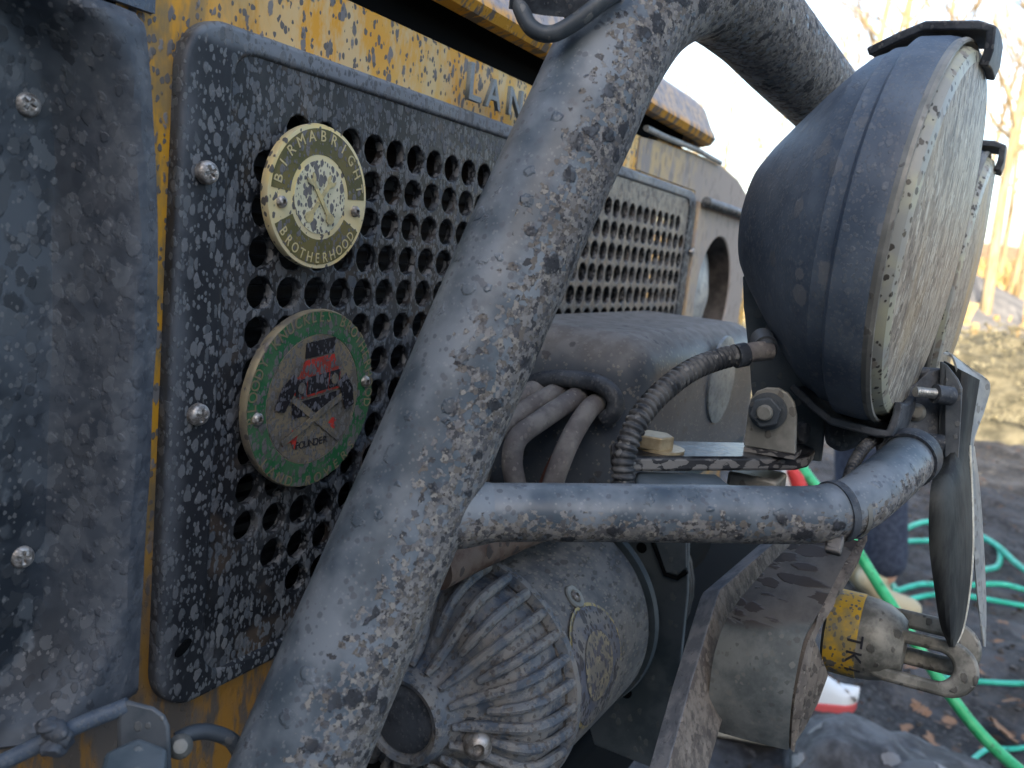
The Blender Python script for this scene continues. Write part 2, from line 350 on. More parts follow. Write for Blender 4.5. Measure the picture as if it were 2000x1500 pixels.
def m_oil():
    g = G('oily_black_steel'); n1 = g.noi(g.co, 70, 4, .65); c = g.mix(g.mr(n1, .45, .62), (.012, .013, .016), (.05, .052, .055))
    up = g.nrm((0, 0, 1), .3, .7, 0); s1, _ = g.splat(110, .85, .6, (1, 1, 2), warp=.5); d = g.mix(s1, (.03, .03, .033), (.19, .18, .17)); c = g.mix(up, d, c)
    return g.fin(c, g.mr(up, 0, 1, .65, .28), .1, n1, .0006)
def m_cast():
    g = G('grey_galvanised_casting'); n1 = g.noi(g.co, 30, 5, .65); c = g.mix(g.mr(n1, .36, .64), (.095, .11, .115), (.21, .225, .22))
    s1, t1 = g.splat(300, .3, .45, warp=.6); c = g.mix(g.mth('MULTIPLY', s1, .6), c, g.mix(t1, (.06, .065, .065), (.25, .25, .23)))
    up = g.grad((0, .31, 1), .799, .806, .006, 60); sx, tx = g.splat(75, .75, .6, (1.2, .4, 2.6), (2, 2, 2), .45); d = g.mix(sx, g.mix(g.mr(n1, .4, .6), (.15, .14, .13), (.10, .095, .09)), g.mix(tx, (.04, .036, .035), (.075, .062, .055)))
    c = g.mix(up, c, d); return g.fin(c, .5, .1, g.mth('ADD', n1, g.mth('MULTIPLY', sx, up)), .0006)
def m_eplate():
    g = G('streaked_steel_plate'); n1 = g.noi(g.mp(g.co, (1, 1, .3)), 150, 5, .7); c = g.mix(g.mr(n1, .4, .6), (.09, .078, .07), (.20, .175, .15))
    s1, t1 = g.splat(330, .5, .5, (1, 1, .45), warp=.6); c = g.mix(g.mth('MULTIPLY', s1, .75), c, g.mix(t1, (.06, .052, .05), (.26, .23, .2)))
    e = g.nrm((-.48, .87, .1), .15, .5, 0); c = g.mix(e, c, g.mix(g.mr(g.noi(g.co, 90, 4), .4, .6), (.15, .165, .19), (.25, .26, .28)))
    return g.fin(c, .6, 0, g.mth('ADD', n1, s1), .0005)
def m_cover():
    g = G('dusty_black_moulded_cover'); c = g.mix(g.mr(g.noi(g.co, 14, 5, .6), .35, .68), (.045, .06, .085), (.10, .115, .135))
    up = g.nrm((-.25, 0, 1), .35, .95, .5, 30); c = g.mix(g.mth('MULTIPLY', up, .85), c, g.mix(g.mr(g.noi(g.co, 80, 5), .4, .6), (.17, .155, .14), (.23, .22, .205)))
    s1, t1 = g.splat(420, .2, .5); c = g.mix(g.mth('MULTIPLY', s1, .6), c, (.24, .23, .21)); s2, _ = g.splat(140, .12, .45, warp=.6); c = g.mix(g.mth('MULTIPLY', s2, .7), c, (.055, .055, .06))
    return g.fin(c, g.mr(up, 0, 1, .42, .7), 0, s1, .0002)
MT = dict(
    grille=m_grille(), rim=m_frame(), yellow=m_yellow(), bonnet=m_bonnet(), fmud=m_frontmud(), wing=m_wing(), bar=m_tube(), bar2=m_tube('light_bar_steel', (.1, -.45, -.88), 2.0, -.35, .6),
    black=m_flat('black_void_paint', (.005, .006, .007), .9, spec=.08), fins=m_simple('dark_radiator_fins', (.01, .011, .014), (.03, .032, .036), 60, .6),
    steel=m_simple('worn_steel_screw', (.20, .185, .17), (.50, .48, .46), 260, .45, .6, [(500, .35, (.16, .14, .12), .5)]), dsteel=m_simple('dark_dusty_steel', (.05, .062, .075), (.10, .112, .125), 40, .5, .1, [(300, .2, (.18, .18, .17), .5)]),
    lamp=m_simple('dusty_black_lamp_shell', (.048, .070, .105), (.115, .145, .185), 22, .5, 0, [(700, .5, (.15, .16, .17), .4), (300, .25, (.17, .18, .19), .3), (110, .07, (.2, .2, .2), .45)], .00015, lo=.32, hi=.68),
    lens=m_lens(), lrim=m_lensrim(), rubber=m_simple('black_rubber_dusty', (.022, .028, .038), (.075, .085, .10), 50, .55, 0, [(500, .3, (.15, .15, .15), .4)]),
    cond=m_simple('corrugated_black_plastic', (.022, .025, .03), (.09, .09, .09), 90, .5, 0, [(300, .3, (.17, .17, .165), .7)]),
    cable=m_simple('dusty_rubber_cable', (.13, .12, .12), (.21, .20, .19), 60, .75, 0, [(350, .25, (.26, .24, .22), .5)]),
    box=m_cover(),
    drum=m_drum('mottled_winch_motor_casing'), ribs=m_ribs(),
    eplate=m_eplate(), plate=m_simple('mud_streaked_bumper_steel', (.14, .12, .105), (.25, .215, .18), 65, .72, 0, [(260, .45, (.10, .085, .075), .8), (500, .3, (.27, .24, .2), .7)], .0006, (1, 1, .45)),
    cast=m_cast(),
    mount=m_simple('grey_green_painted_bracket', (.05, .068, .08), (.095, .115, .13), 25, .5, 0, [(200, .15, (.16, .165, .16), .5)]),
    zinc=m_simple('dusty_zinc_bracket', (.17, .17, .155), (.27, .265, .24), 40, .48, .2, [(260, .15, (.1, .09, .08), .6)]),
    oil=m_oil(), oil2=m_simple('oily_black_steel_b', (.012, .013, .016), (.09, .088, .085), 55, .32, .2, [(200, .35, (.2, .185, .165), .5)], .0006, lo=.45, hi=.65),
    brass=m_simple('yellow_zinc_bolt', (.33, .26, .16), (.46, .38, .25), 90, .4, .5), gold=m_brass(),
    olive=m_badge('olive_enamel', (.095, .09, .03), (.15, .125, .04), .42), cream=m_badge('cream_enamel', (.60, .58, .40), (.70, .66, .47), .65, 260),
    green=m_badge('green_enamel', (.015, .11, .04), (.05, .13, .06), .62, 250, (.135, .13, .125), .6), gritty=m_badge('worn_brass_field', (.20, .165, .11), (.11, .10, .085), .7, 330, (.15, .145, .14), .75),
    red=m_badge('red_enamel', (.45, .035, .025), (.25, .04, .03), .62, 300, (.12, .12, .13)), ink=m_badge('black_enamel', (.008, .008, .012), (.015, .015, .02), .5, 300, (.12, .12, .14)), goldl=m_simple('gold_letter', (.72, .6, .3), (.5, .43, .25), 200, .4, .4), dgold=m_simple('dull_gold_letter', (.3, .25, .13), (.16, .14, .1), 200, .5, .3),
    let=m_simple('grey_blue_letter', (.20, .24, .26), (.34, .39, .41), 90, .55, 0, [(300, .2, (.12, .12, .12), .6)]),
    thread=m_simple('zinc_thread', (.5, .5, .48), (.7, .7, .68), 200, .35, .8), flap=m_simple('weathered_dark_sheet', (.015, .018, .02), (.05, .055, .053), 90, .6, .1, None, .0004, (1, 1, .2)),
    flapl=m_simple('pale_bent_sheet', (.24, .26, .27), (.36, .37, .36), 60, .5, .2, [(300, .3, (.12, .11, .1), .5)]), edge=m_simple('bright_worn_edge', (.5, .49, .42), (.7, .69, .6), 200, .5),
    forg=m_simple('forged_hook_steel', (.12, .12, .105), (.28, .27, .235), 60, .5, .25, [(200, .25, (.06, .055, .05), .6)], .0004), hooky=m_badge('yellow_hook_label', (.55, .34, .03), (.28, .22, .09), .5, 210, (.17, .16, .13)),
    hose=m_simple('bright_green_hose', (.04, .48, .18), (.08, .56, .24), 40, .35, 0, [(120, .2, (.05, .16, .08), .5)]), teal=m_simple('teal_hose', (.02, .40, .28), (.05, .5, .38), 15, .4, 0, [(60, .2, (.04, .12, .1), .5)]), navy=m_simple('navy_denim', (.018, .028, .055), (.04, .055, .09), 60, .85),
    soil=m_ground(), rock=m_simple('grey_rock', (.05, .05, .052), (.13, .13, .135), 14, .8, 0, [(26, .25, (.36, .35, .34), .7)], .01), stone=m_simple('gravel_stone', (.15, .135, .085), (.30, .265, .165), 5, .85, 0, None, .01), dstone=m_simple('dark_chips', (.03, .027, .025), (.12, .115, .11), 9, .8),
    leaf=m_simple('dry_oak_leaf', (.16, .085, .05), (.33, .20, .12), 60, .8), litter=m_simple('rusty_leaf_litter', (.48, .26, .11), (.60, .42, .20), 3, .85), bark=m_simple('pale_winter_bark', (.22, .175, .10), (.36, .29, .18), 12, .85, 0, None, .02, (1, 1, .2)), brush=m_simple('dry_golden_brush', (.34, .21, .08), (.42, .32, .15), 8, .8),
    bank=m_simple('sunlit_gravel_bank', (.09, .08, .05), (.20, .175, .11), 7, .9, 0, None, .03), mound=m_simple('grey_earth_mound', (.12, .12, .125), (.2, .195, .19), 3, .9, 0, None, .03),
)

# ================================================================== SETTING
def hgt(x, y):
    h = .06 * noise.noise(Vector((x * .35, y * .35, 0)))
    r = math.hypot(x, y)
    if r > 9: h += .2 * (r - 9) * min(1, (r - 9) / 12) * .5 * (0.6 + .4 * noise.noise(Vector((x * .04, y * .04, 3)))) if r < 90 else 0
    if r >= 90: h += .2 * 81 * .5 * (0.6 + .4 * noise.noise(Vector((x * .04, y * .04, 3)))) - (r - 90) * .02
    return h * min(1, max(0, (r - 1.5) / 3))
bm = bmesh.new(); rows = []
rr_ = [0, .5, 1, 1.5, 2, 2.5, 3, 3.5, 4, 4.5, 5, 6, 7, 8, 9, 10, 11, 12, 14, 16, 18, 20, 24, 28, 32, 38, 45, 55, 70, 90, 130, 200, 400, 800]
for r in rr_: rows.append([Vector((r * cos(a * tau / 96), r * sin(a * tau / 96), hgt(r * cos(a * tau / 96), r * sin(a * tau / 96)) - .02)) for a in range(97)])
V = [[bm.verts.new(p) for p in r[:-1]] for r in rows[1:]]; c0 = bm.verts.new(rows[0][0])
for k in range(96): bm.faces.new((c0, V[0][k], V[0][(k + 1) % 96]))
for a, b in zip(V, V[1:]):
    for k in range(96): bm.faces.new((a[k], b[k], b[(k + 1) % 96], a[(k + 1) % 96]))
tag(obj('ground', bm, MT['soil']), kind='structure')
# finely uneven soil patch in front of the vehicle, lying on the ground
nx, ny = 260, 150
def fz(x, y):
    e = min(1, (x - 1) * 2, (8.2 - x) * 2, (y + 2.9) * 2, (2.0 - y) * 2); e = max(0, e)
    return hgt(x, y) + (.006 + .05 * noise.noise(Vector((x * 2.3, y * 2.3, 1))) + .028 * noise.noise(Vector((x * 8, y * 8, 2))) + .016 * noise.noise(Vector((x * 22, y * 22, 5)))) * e - (1 - e) * .04
bm = grid_surf([[Vector((1 + 7.2 * i / nx, -2.9 + 4.9 * j / ny, fz(1 + 7.2 * i / nx, -2.9 + 4.9 * j / ny))) for j in range(ny + 1)] for i in range(nx + 1)])
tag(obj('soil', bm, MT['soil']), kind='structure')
def stone_bm(bm, c, s, rnd, sub=1, R3=None):
    st = bmesh.ops.create_icosphere(bm, subdivisions=sub, radius=1)['verts']
    ax = Vector((rnd.uniform(.6, 1.3), rnd.uniform(.6, 1.3), rnd.uniform(.4, .9))); q = Matrix.Rotation(rnd.uniform(0, tau), 3, 'Z'); o = Vector((rnd.random() * 99,) * 3)
    for v in st:
        n_ = 1 + .35 * noise.noise(v.co * 1.3 + o)
        v.co = Vector(c) + q @ Vector((v.co.x * ax.x, v.co.y * ax.y, v.co.z * ax.z)) * s * n_
rnd = random.Random(5)
def chips(name, n, x0, x1, y0, y1, s0, s1, mat, zf, label, cat):
    me = bpy.data.meshes.new(name); vs = []; fs = []
    T = [Vector(v) for v in ((1, 1, 1), (1, -1, -1), (-1, 1, -1), (-1, -1, 1))]; O = [Vector(v) for v in ((1, 0, 0), (-1, 0, 0), (0, 1, 0), (0, -1, 0), (0, 0, 1), (0, 0, -1))]
    F = [(0, 2, 4), (2, 1, 4), (1, 3, 4), (3, 0, 4), (2, 0, 5), (1, 2, 5), (3, 1, 5), (0, 3, 5)]
    for _ in range(n):
        x = x0 + (x1 - x0) * rnd.random() ** 1.3; y = rnd.uniform(y0, y1); s = s0 + (s1 - s0) * rnd.random() ** 3; a = Matrix.Rotation(rnd.uniform(0, tau), 3, Vector((rnd.random() - .5, rnd.random() - .5, rnd.random()))); b = len(vs)
        z = zf(x, y)
        for q in O: vs.append(Vector((x, y, z + s * .2)) + a @ Vector((q.x * s * rnd.uniform(.5, 1.5), q.y * s * rnd.uniform(.5, 1.3), q.z * s * rnd.uniform(.2, .7))))
        fs += [tuple(i + b for i in f) for f in F]
    me.from_pydata(vs, [], fs); o = obj(name, me, mat, smooth=False); return tag(o, label, cat, kind='stuff')
chips('wood_chips', 9000, 1.3, 8, -2.4, 1.6, .004, .018, MT['dstone'], fz, 'dark wood chips and small stones scattered over the wet soil', 'wood chips')

# gravel bank and earth mound
def bankz(x, y): return max(0, (.86 - .10 * abs(y + 1.0) ** .9) * (1 - abs((x - 9.3) / 2.0) ** 2.2) if abs(x - 9.3) < 2.0 else 0) + .11 * noise.noise(Vector((x * 1.6, y * 1.6, 9))) + .06 * noise.noise(Vector((x * 5, y * 5, 9)))
bm = grid_surf([[Vector((7.1 + 4.4 * i / 110, -5.5 + 9 * j / 160, bankz(7.1 + 4.4 * i / 110, -5.5 + 9 * j / 160) - .08)) for j in range(161)] for i in range(111)])
tag(obj('gravel_bank', bm, MT['bank']), 'pale sunlit bank of gravel running across the ground beyond the shade', 'gravel bank', kind='structure')
chips('gravel', 16000, 7.5, 10, -4.5, 2.5, .006, .026, MT['stone'], bankz, 'loose pale gravel stones covering the sunlit bank', 'gravel')
def moundz(x, y): return 2.05 * math.exp(-((x - 19) / 2.6) ** 2 - ((y - 2.3) / 3.0) ** 2) + .1 * noise.noise(Vector((x, y, 4)))
bm = grid_surf([[Vector((13 + 12 * i / 60, -5 + 15 * j / 70, moundz(13 + 12 * i / 60, -5 + 15 * j / 70) + hgt(13 + 12 * i / 60, -5 + 15 * j / 70) - .12)) for j in range(71)] for i in range(61)])
tag(obj('earth_mound', bm, MT['mound']), kind='structure')

# bare winter trees on the far slope
def bare_tree(seed, H):
    rd = random.Random(seed); tr = bmesh.new(); cr = bmesh.new()
    lean = Vector((rd.uniform(-.05, .05), rd.uniform(-.06, .06), 0)); P = []
    for k in range(9):
        t = k / 8; P.append(Vector((lean.x * H * t + .12 * noise.noise(Vector((seed, t * 3, 0))), lean.y * H * t + .12 * noise.noise(Vector((seed, t * 3, 7))), H * t)))
    r0 = H * .0075; tube(P, [r0 * (1.25 - 1.15 * k / 8) for k in range(9)], 8, tr)
    def branch(a, d, L, r, lv):
        Q = [a]; dd = d.normalized()
        for k in range(4):
            dd = (dd + Vector((rd.uniform(-.25, .25), rd.uniform(-.25, .25), rd.uniform(-.02, .22)))).normalized(); Q.append(Q[-1] + dd * L / 4)
        tube(Q, [r * (1 - .2 * k) for k in range(5)], 5 if lv < 2 else 3, cr, cap=False)
        if lv < 3:
            for _ in range(4 if lv < 2 else 3):
                k = rd.randint(1, 4); f_ = (Q[k] - Q[k - 1]).normalized()
                branch(Q[k], f_ + Vector((rd.uniform(-.8, .8), rd.uniform(-.8, .8), rd.uniform(-.2, .6))), L * rd.uniform(.4, .65), r * .5, lv + 1)
    for _ in range(15):
        t = rd.uniform(.3, .97); a = P[0].lerp(P[-1], t); k = min(7, int(t * 8)); a = P[k].lerp(P[k + 1], t * 8 - k); an = rd.uniform(0, tau)
        branch(a, Vector((cos(an), sin(an), rd.uniform(.4, 1.1))), H * rd.uniform(.14, .28) * (1.25 - t * .6), r0 * (1.1 - t) * .55 + .006, 1)
    m1 = bpy.data.meshes.new('trunk'); tr.to_mesh(m1); m2 = bpy.data.meshes.new('crown'); cr.to_mesh(m2)
    for m in (m1, m2): m.materials.append(MT['bark'])
    return m1, m2
TV = [bare_tree(s, 9) for s in range(6)]
spots = []
rt = random.Random(21)
for px, dist, sc_, v in ((1932, 15, 1.2, 0), (1968, 21, 1.25, 1), (1640, 19, 1.1, 2), (1700, 14, .95, 3), (1600, 13.5, 1.05, 4), (1760, 24, 1.2, 5), (1868, 26, 1.2, 2), (1995, 17, 1.1, 3), (1475, 25, .9, 1), (1440, 30, .8, 0), (1560, 28, 1.0, 5), (1985, 30, 1.2, 4), (1945, 33, 1.3, 0)):
    p = at(px, 590, dist); spots.append((p.x, p.y, sc_, v))
for _ in range(20):
    d = rt.uniform(34, 80); a = rt.uniform(-.55, 1.0); spots.append((d * cos(a), d * sin(a), rt.uniform(.8, 1.5), rt.randint(0, 5)))
desc = ['slender bare tree', 'tall bare tree with forked top', 'thin bare sapling', 'bare tree with wide branches', 'leaning bare tree', 'bare tree with dense twigs']
wh = ['behind the right lamp edge', 'rising beyond the second lamp', 'above the lamp cover', 'above the bent top tube', 'beside the bull bar bend', 'far up the slope']
for i, (x, y, s_, v) in enumerate(spots):
    if i < 13:
        lab = ['bare pale tree just right of the big lamp', 'bare tree by the right edge on the orange slope', 'bare tree between bent tube and lamp top', 'bare tree rising over the rubber clip of the near lamp', 'crooked bare tree against the bend of the bull bar', 'slim bare tree whose top shows above the near lamp', 'bare trunk behind the far lamp', 'bare tree cut by the right edge of the view', 'faint bare tree in the gap under the bull bar bend', 'faintest bare tree beyond the bonnet corner', 'bare tree glimpsed between bull bar and near lamp', 'thin distant tree at the right edge above the mound', 'distant tree behind the slim one right of the lamps'][i]; gp = 'bare trees on the far slope'
    else: lab = 'distant pale leafless tree on the hillside beyond the mound'; gp = 'bare trees on the far slope'
    t = thing('bare_tree', lab, 'tree', (x, y, hgt(x, y) - .15), gp); t.scale = (s_,) * 3; t.rotation_euler = (0, 0, i * 1.7)
    for m_, nm in zip(TV[v], ('trunk', 'crown')):
        o = bpy.data.objects.new(nm, m_); link(o); o.parent = t
# low dry brush on the slope: one mass nobody could count
vs, fs = [], []
for _ in range(16000):
    d = rt.uniform(12.5, 55); a = rt.uniform(-.3, .75); x, y = d * cos(a), d * sin(a)
    if noise.noise(Vector((x * .3, y * .3, 0))) < -.12 or moundz(x, y) > .5: continue
    b = len(vs); z = hgt(x, y) + moundz(x, y) * 0; hh = rt.uniform(.15, .7); t_ = rt.uniform(0, tau); s_ = rt.uniform(.02, .09)
    tip = Vector((x + rt.uniform(-.3, .3), y + rt.uniform(-.3, .3), z + hh)); q = Vector((cos(t_), sin(t_), 0)) * s_
    vs += [Vector((x, y, z)) - q, Vector((x, y, z)) + q, tip + q * .8, tip - q * .8]; fs.append((b, b + 1, b + 2, b + 3))
me = bpy.data.meshes.new('brush'); me.from_pydata(vs, [], fs)
tag(obj('brush', me, MT['brush'], smooth=False), 'golden dry brush and grass over the sunlit slope', 'brush', kind='stuff')

# unseen block added behind the viewer to shade the vehicle and near ground
caster = thing('shade_caster', 'unseen boarded shade caster added behind the viewer', 'shade caster', (-5.5, -1, 0))
obj('caster_wall', box((-5.5, -1, 1.9), (3, 24, 3.8)), m_simple('shade_caster_boards', (.18, .16, .14), (.3, .27, .24), 3, .8), caster, smooth=False)
bm = prism([(-3.8, -13.2, 3.8), (-7.2, -13.2, 3.8), (-5.5, -13.2, 4.15)], (0, 24.4, 0)); obj('caster_roof', bm, MT['rubber'], caster, smooth=False)

# ================================================================== THE VEHICLE
VH = thing('off_road_vehicle', 'muddy yellow off road vehicle with black grille, bull bar, winch and big driving lamps', 'vehicle', (.7, .6, 0))
# ---- front panel (yellow) with wing outline at the far end
pts = [onY(px, py, .008) for px, py in ((1280, 268), (1340, 292), (1407, 320), (1440, 350), (1462, 388), (1478, 430))]
xr = pts[-1].x
outl = [(.13, .70), (xr, .70)] + [(p.x, p.z) for p in pts[::-1]] + [(1.0, 1.238), (.277, 1.238), (.277, .843), (.13, .843)]
me = plate2d(outl, [rrect(.33, .845, 1.125, 1.178, .02), [(1.282 + .094 * cos(tau * k / 40), 1.058 + .094 * sin(tau * k / 40)) for k in range(40)]], .006, .012, .003, 2); fp = obj('front_panel', me, MT['yellow'], VH, label='yellow front panel spattered with grey mud, browned below by dirt and painted shade')
# dusty far end of the panel: own skin set 2 mm proud
fe = [(1.155, 1.155), (xr - .004, 1.155)] + [(p.x - .004, p.z - .004) for p in pts[::-1]] + [(.93, 1.236), (.93, 1.2), (1.155, 1.2)]
obj('wing_front', plate2d(fe, [], .004, .004, .001, 1), MT['fmud'], VH, label='far wing front thick with tan dust')
P_ = [onY(px, py, .0) for px, py in ((1262, 250), (1300, 268), (1360, 292), (1407, 318))]
obj('wing_edge', tube(P_, .0035, 10), MT['flapl'], VH, label='bright rubbed edge strip on the far wing top')
# radiator seen through the holes
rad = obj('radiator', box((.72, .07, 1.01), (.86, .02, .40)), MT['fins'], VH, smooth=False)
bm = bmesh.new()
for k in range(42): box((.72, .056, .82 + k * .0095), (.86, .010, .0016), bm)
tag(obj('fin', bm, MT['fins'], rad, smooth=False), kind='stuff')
# ---- grille
PIT = .0233118; OX, OZ = .45643, 1.15222; RH = .0097
def hole(i, j, r=RH): return [(OX + PIT * i + r * cos(tau * (k + .5) / 12), OZ - PIT * j + r * sin(tau * (k + .5) / 12)) for k in range(12)]
hs = []
for j in range(13):
    a, b = (-3 if j == 0 else -4), (27 if j == 0 else 28)
    if j == 11: a, b = -3, 27
    if j == 12: a, b = -2, 26
    hs += [hole(i, j) for i in range(a, b + 1)]
sl = onY(350, 1262, 0)
slot = [(sl.x + .0062 * cos(t) * cos(.6) - .0030 * sin(t) * sin(.6), sl.z + .0062 * cos(t) * sin(.6) + .0030 * sin(t) * cos(.6)) for t in [tau * k / 14 for k in range(14)]]
GX0, GX1, GZ0, GZ1 = .3020, 1.150, .8225, 1.1975
rec = rrect(.3345, .835, 1.122, 1.1855, .016, 6)
plate_in = rrect(.320, .826, 1.14, 1.193, .02, 6)
gp = obj('grille', plate2d(plate_in, hs, 0, .007, .0011, 1), MT['grille'], VH, label='black punched grille panel spattered with grey mud')
me = plate2d(rrect(GX0, GZ0, GX1, GZ1, .027, 10), [rec, ], -.0022, .0125, .0030, 4)
obj('grille_rim', me, MT['rim'], gp, label='rounded black border of the grille, dusty along its top')
# lower left border slot
obj('slot', plate2d(slot, [], -.0038, .001, 0), MT['black'], gp, smooth=False)

def screw_bm(r, hgt_, rec_='cross', n=14, seg=48):
    bm = bmesh.new(); rings = []
    for i in range(n + 1):
        rr = r * i / n; ring = []
        for k in range(seg if i else 1):
            a = tau * k / seg; x, y = rr * cos(a), rr * sin(a); z = hgt_ * math.sqrt(max(0, 1 - (rr / r) ** 2 * .98)) ** .8
            if rec_ == 'cross' and (min(abs(x), abs(y)) < r * .13 and rr < r * .58): z -= hgt_ * .55 * (1 - (rr / (r * .6)) ** 3)
            if rec_ == 'hex' and rr < r * .42: z -= hgt_ * .6
            ring.append(bm.verts.new((x, y, z)))
        rings.append(ring)
    for k in range(seg): bm.faces.new((rings[0][0], rings[1][k], rings[1][(k + 1) % seg]))
    for a, b in zip(rings[1:], rings[2:]):
        for k in range(seg): bm.faces.new((a[k], b[k], b[(k + 1) % seg], a[(k + 1) % seg]))
    base = [bm.verts.new((v.co.x, v.co.y, -.002)) for v in rings[-1]]
    for k in range(seg): bm.faces.new((rings[-1][k], base[k], base[(k + 1) % seg], rings[-1][(k + 1) % seg]))
    return bm
def mesh_of(bm, mat, name):
    me = bpy.data.meshes.new(name); bmesh.ops.recalc_face_normals(bm, faces=bm.faces); bm.to_mesh(me); bm.free(); me.materials.append(mat)
    me.polygons.foreach_set('use_smooth', [True] * len(me.polygons)); me.set_sharp_from_angle(angle=radians(40)); return me
M_CROSS = mesh_of(screw_bm(.0060, .0038), MT['steel'], 'cross_screw'); M_HEX = mesh_of(screw_bm(.0033, .0028, 'hex'), MT['steel'], 'button_screw')
def put(name, me, loc, nrm_, parent, s=1, spin=0, label=None):
    o = bpy.data.objects.new(name, me); link(o); u, v, d = frame(nrm_)
    o.location = loc; q = Matrix((u, v, d)).transposed().to_quaternion(); o.rotation_euler = (q @ Matrix.Rotation(spin, 3, 'Z').to_quaternion()).to_euler(); o.scale = (s, s, s); par(o, parent)
    if label: o['label'] = label
    return o
for k, (px, py) in enumerate(((405, 337), (388, 810))):
    p = onY(px, py, -.005); put('screw', M_CROSS, p, (-.12, -1, .1 - .15 * k), gp, 1.0, .4 + k, ['upper grille screw with mud in its cross', 'lower grille screw, bright rim'][k])
p = onY(1351, 492, -.005); put('screw', M_CROSS, p, (0, -1, 0), gp, .9, .2, 'far grille screw beside the headlamp panel')

# ---- LAND lettering
cap = {'L': .026, 'A': .0215, 'N': .0215, 'D': .0215}
for ch, px, py in (('L', 919, 163), ('A', 957, 183), ('N', 1000, 200), ('D', 1042, 216)):
    p = onY(px, py, -.003); me = glyph(ch, .05, .012); o = bpy.data.objects.new('letter', me.copy()); o.data.materials.clear(); o.data.materials.append(MT['let']); link(o)
    s_ = cap[ch] / .70; x = p.x; o.matrix_basis = Matrix.Translation((x, -.0055, p.z - cap[ch] / 2 + (.001 if ch == 'L' else 0))) @ XZ @ Matrix.Diagonal((s_ * 1.08, s_, s_ * .9, 1)); par(o, fp)
    M_ = o.matrix_basis.copy(); o['label'] = 'raised grey blue letter ' + ch

# ---- left headlamp surround: dished moulding
def sdrr(x, z, cx, cz, hx, hz, r):
    qx, qz = abs(x - cx) - hx + r, abs(z - cz) - hz + r
    return math.hypot(max(qx, 0), max(qz, 0)) + min(max(qx, qz), 0) - r
def sm(t): t = max(0, min(1, t)); return t * t * (3 - 2 * t)
edge_px = [(288, 20), (290, 60), (294, 100), (303, 200), (311, 330), (313, 500), (311, 650), (304, 760), (296, 930), (287, 1080), (276, 1300), (274, 1360)]
edge = [onY(px, py, -.011) for px, py in edge_px]; edge.sort(key=lambda p: p.z)
def edgeX(z):
    for a, b in zip(edge, edge[1:]):
        if a.z <= z <= b.z: t = (z - a.z) / (b.z - a.z); return a.x + (b.x - a.x) * t
    return edge[0].x if z < edge[0].z else edge[-1].x
rows = []
NZ, NX = 150, 90; Z0, Z1, X0 = .845, 1.186, .05
def wy(x, z):
    d = sdrr(x, z, .150, 1.02, .119, .18, .075)
    y = -.010 + .036 * (1 - sm((d + .016) / .022))
    y += .0012 * noise.noise(Vector((x * 28, z * 20, 0))) + .0025 * sm((.012 - (edgeX(z) - x)) / .012)
    e = min(z - Z0, Z1 - z); y += .006 * (1 - sm(e / .006)); return y
for j in range(NZ + 1):
    z = Z0 + (Z1 - Z0) * j / NZ; xe = edgeX(z)
    rows.append([Vector((X0 + (xe - X0) * i / NX, wy(X0 + (xe - X0) * i / NX, z), z)) for i in range(NX + 1)])
hs_ = obj('headlamp_surround', sheet(rows, .003), MT['wing'], VH, label='dished black headlamp surround mottled with dried mud, nearest the viewer')
for px, py, k in ((60, 205, 0), (48, 1090, 1)):
    p = onY(px, py, .022); put('screw', M_CROSS, p + Vector((0, wy(p.x, p.z) - .0235, 0)), (-.25, -1, .15), hs_, .92, .9 - k, ['upper surround screw', 'lower surround screw, dull and dusty'][k])
# grey wing skin above the surround
bm = sheet([[Vector((.05 + .236 * i / 6, -.004 + .001 * i, 1.190 + .12 * j / 5)) for i in range(7)] for j in range(6)], .004); obj('wing_top', bm, MT['lamp'], VH, label='grey wing skin above the near headlamp surround')

# ---- right headlamp surround with lamp
hx, hz, hr = 1.282, 1.058, .0885
rt_ = [onY(px, py, -.006) for px, py in ((1366, 392), (1470, 428))]
o_ = [(1.158, .80), (1.46, .80), (1.46, 1.187)] + [(1.158, 1.187)]
circ = [(hx + hr * cos(tau * k / 40), hz + hr * sin(tau * k / 40)) for k in range(40)]
hf = obj('headlamp_surround', plate2d(o_, [circ], -.004, .008, .003, 3), MT['fmud'], VH, label='far headlamp surround coated in pale dust')
obj('top_lip', tube([(1.158, -.012, 1.187), (1.3, -.013, 1.187), (1.46, -.013, 1.185)], .007, 14), MT['rim'], hf)
obj('bezel', lathe((hx, .002, hz), (0, 1, 0), [(-.004, hr - .001), (.03, hr - .003), (.06, hr - .008)], 48), m_simple('dusty_shade_bezel', (.02, .018, .017), (.07, .06, .055), 30, .7), hf)  # dusty recess wall, coloured dark to hold the shade inside it
obj('headlamp', lathe((hx - .004, .026, hz), (0, -1, 0), [(-.03, hr - .012), (0, hr - .012), (.010, hr * .5), (.016, hr * .3), (.018, 0)], 40), MT['flapl'], VH, label='far headlamp glass white with dried dust')

# ---- bonnet
def bprof(x):
    e = sm((1.185 - x) / .035) ** .5 if x > 1.15 else 1
    pr = [(.006, 1.275), (.004, 1.266), (-.001, 1.260), (-.010, 1.262), (-.014, 1.268), (-.011, 1.275), (-.006, 1.281), (-.001, 1.292), (.006, 1.305), (.02, 1.317), (.05, 1.325), (.15, 1.332), (.9, 1.352)]
    return [Vector((x, y + (1 - e) * .03, 1.262 + (z - 1.262) * e)) for y, z in pr]
obj('bonnet', sheet([bprof(x) for x in [-.2, 0, .2, .4, .6, .8, 1.0, 1.1, 1.15, 1.165, 1.175, 1.181, 1.184]], .002), MT['bonnet'], VH, label='yellow bonnet whose front lip is crusted with mud')
obj('grille_top_gap', box((.62, .07, 1.26), (1.0, .10, .07)), MT['black'], VH, smooth=False)

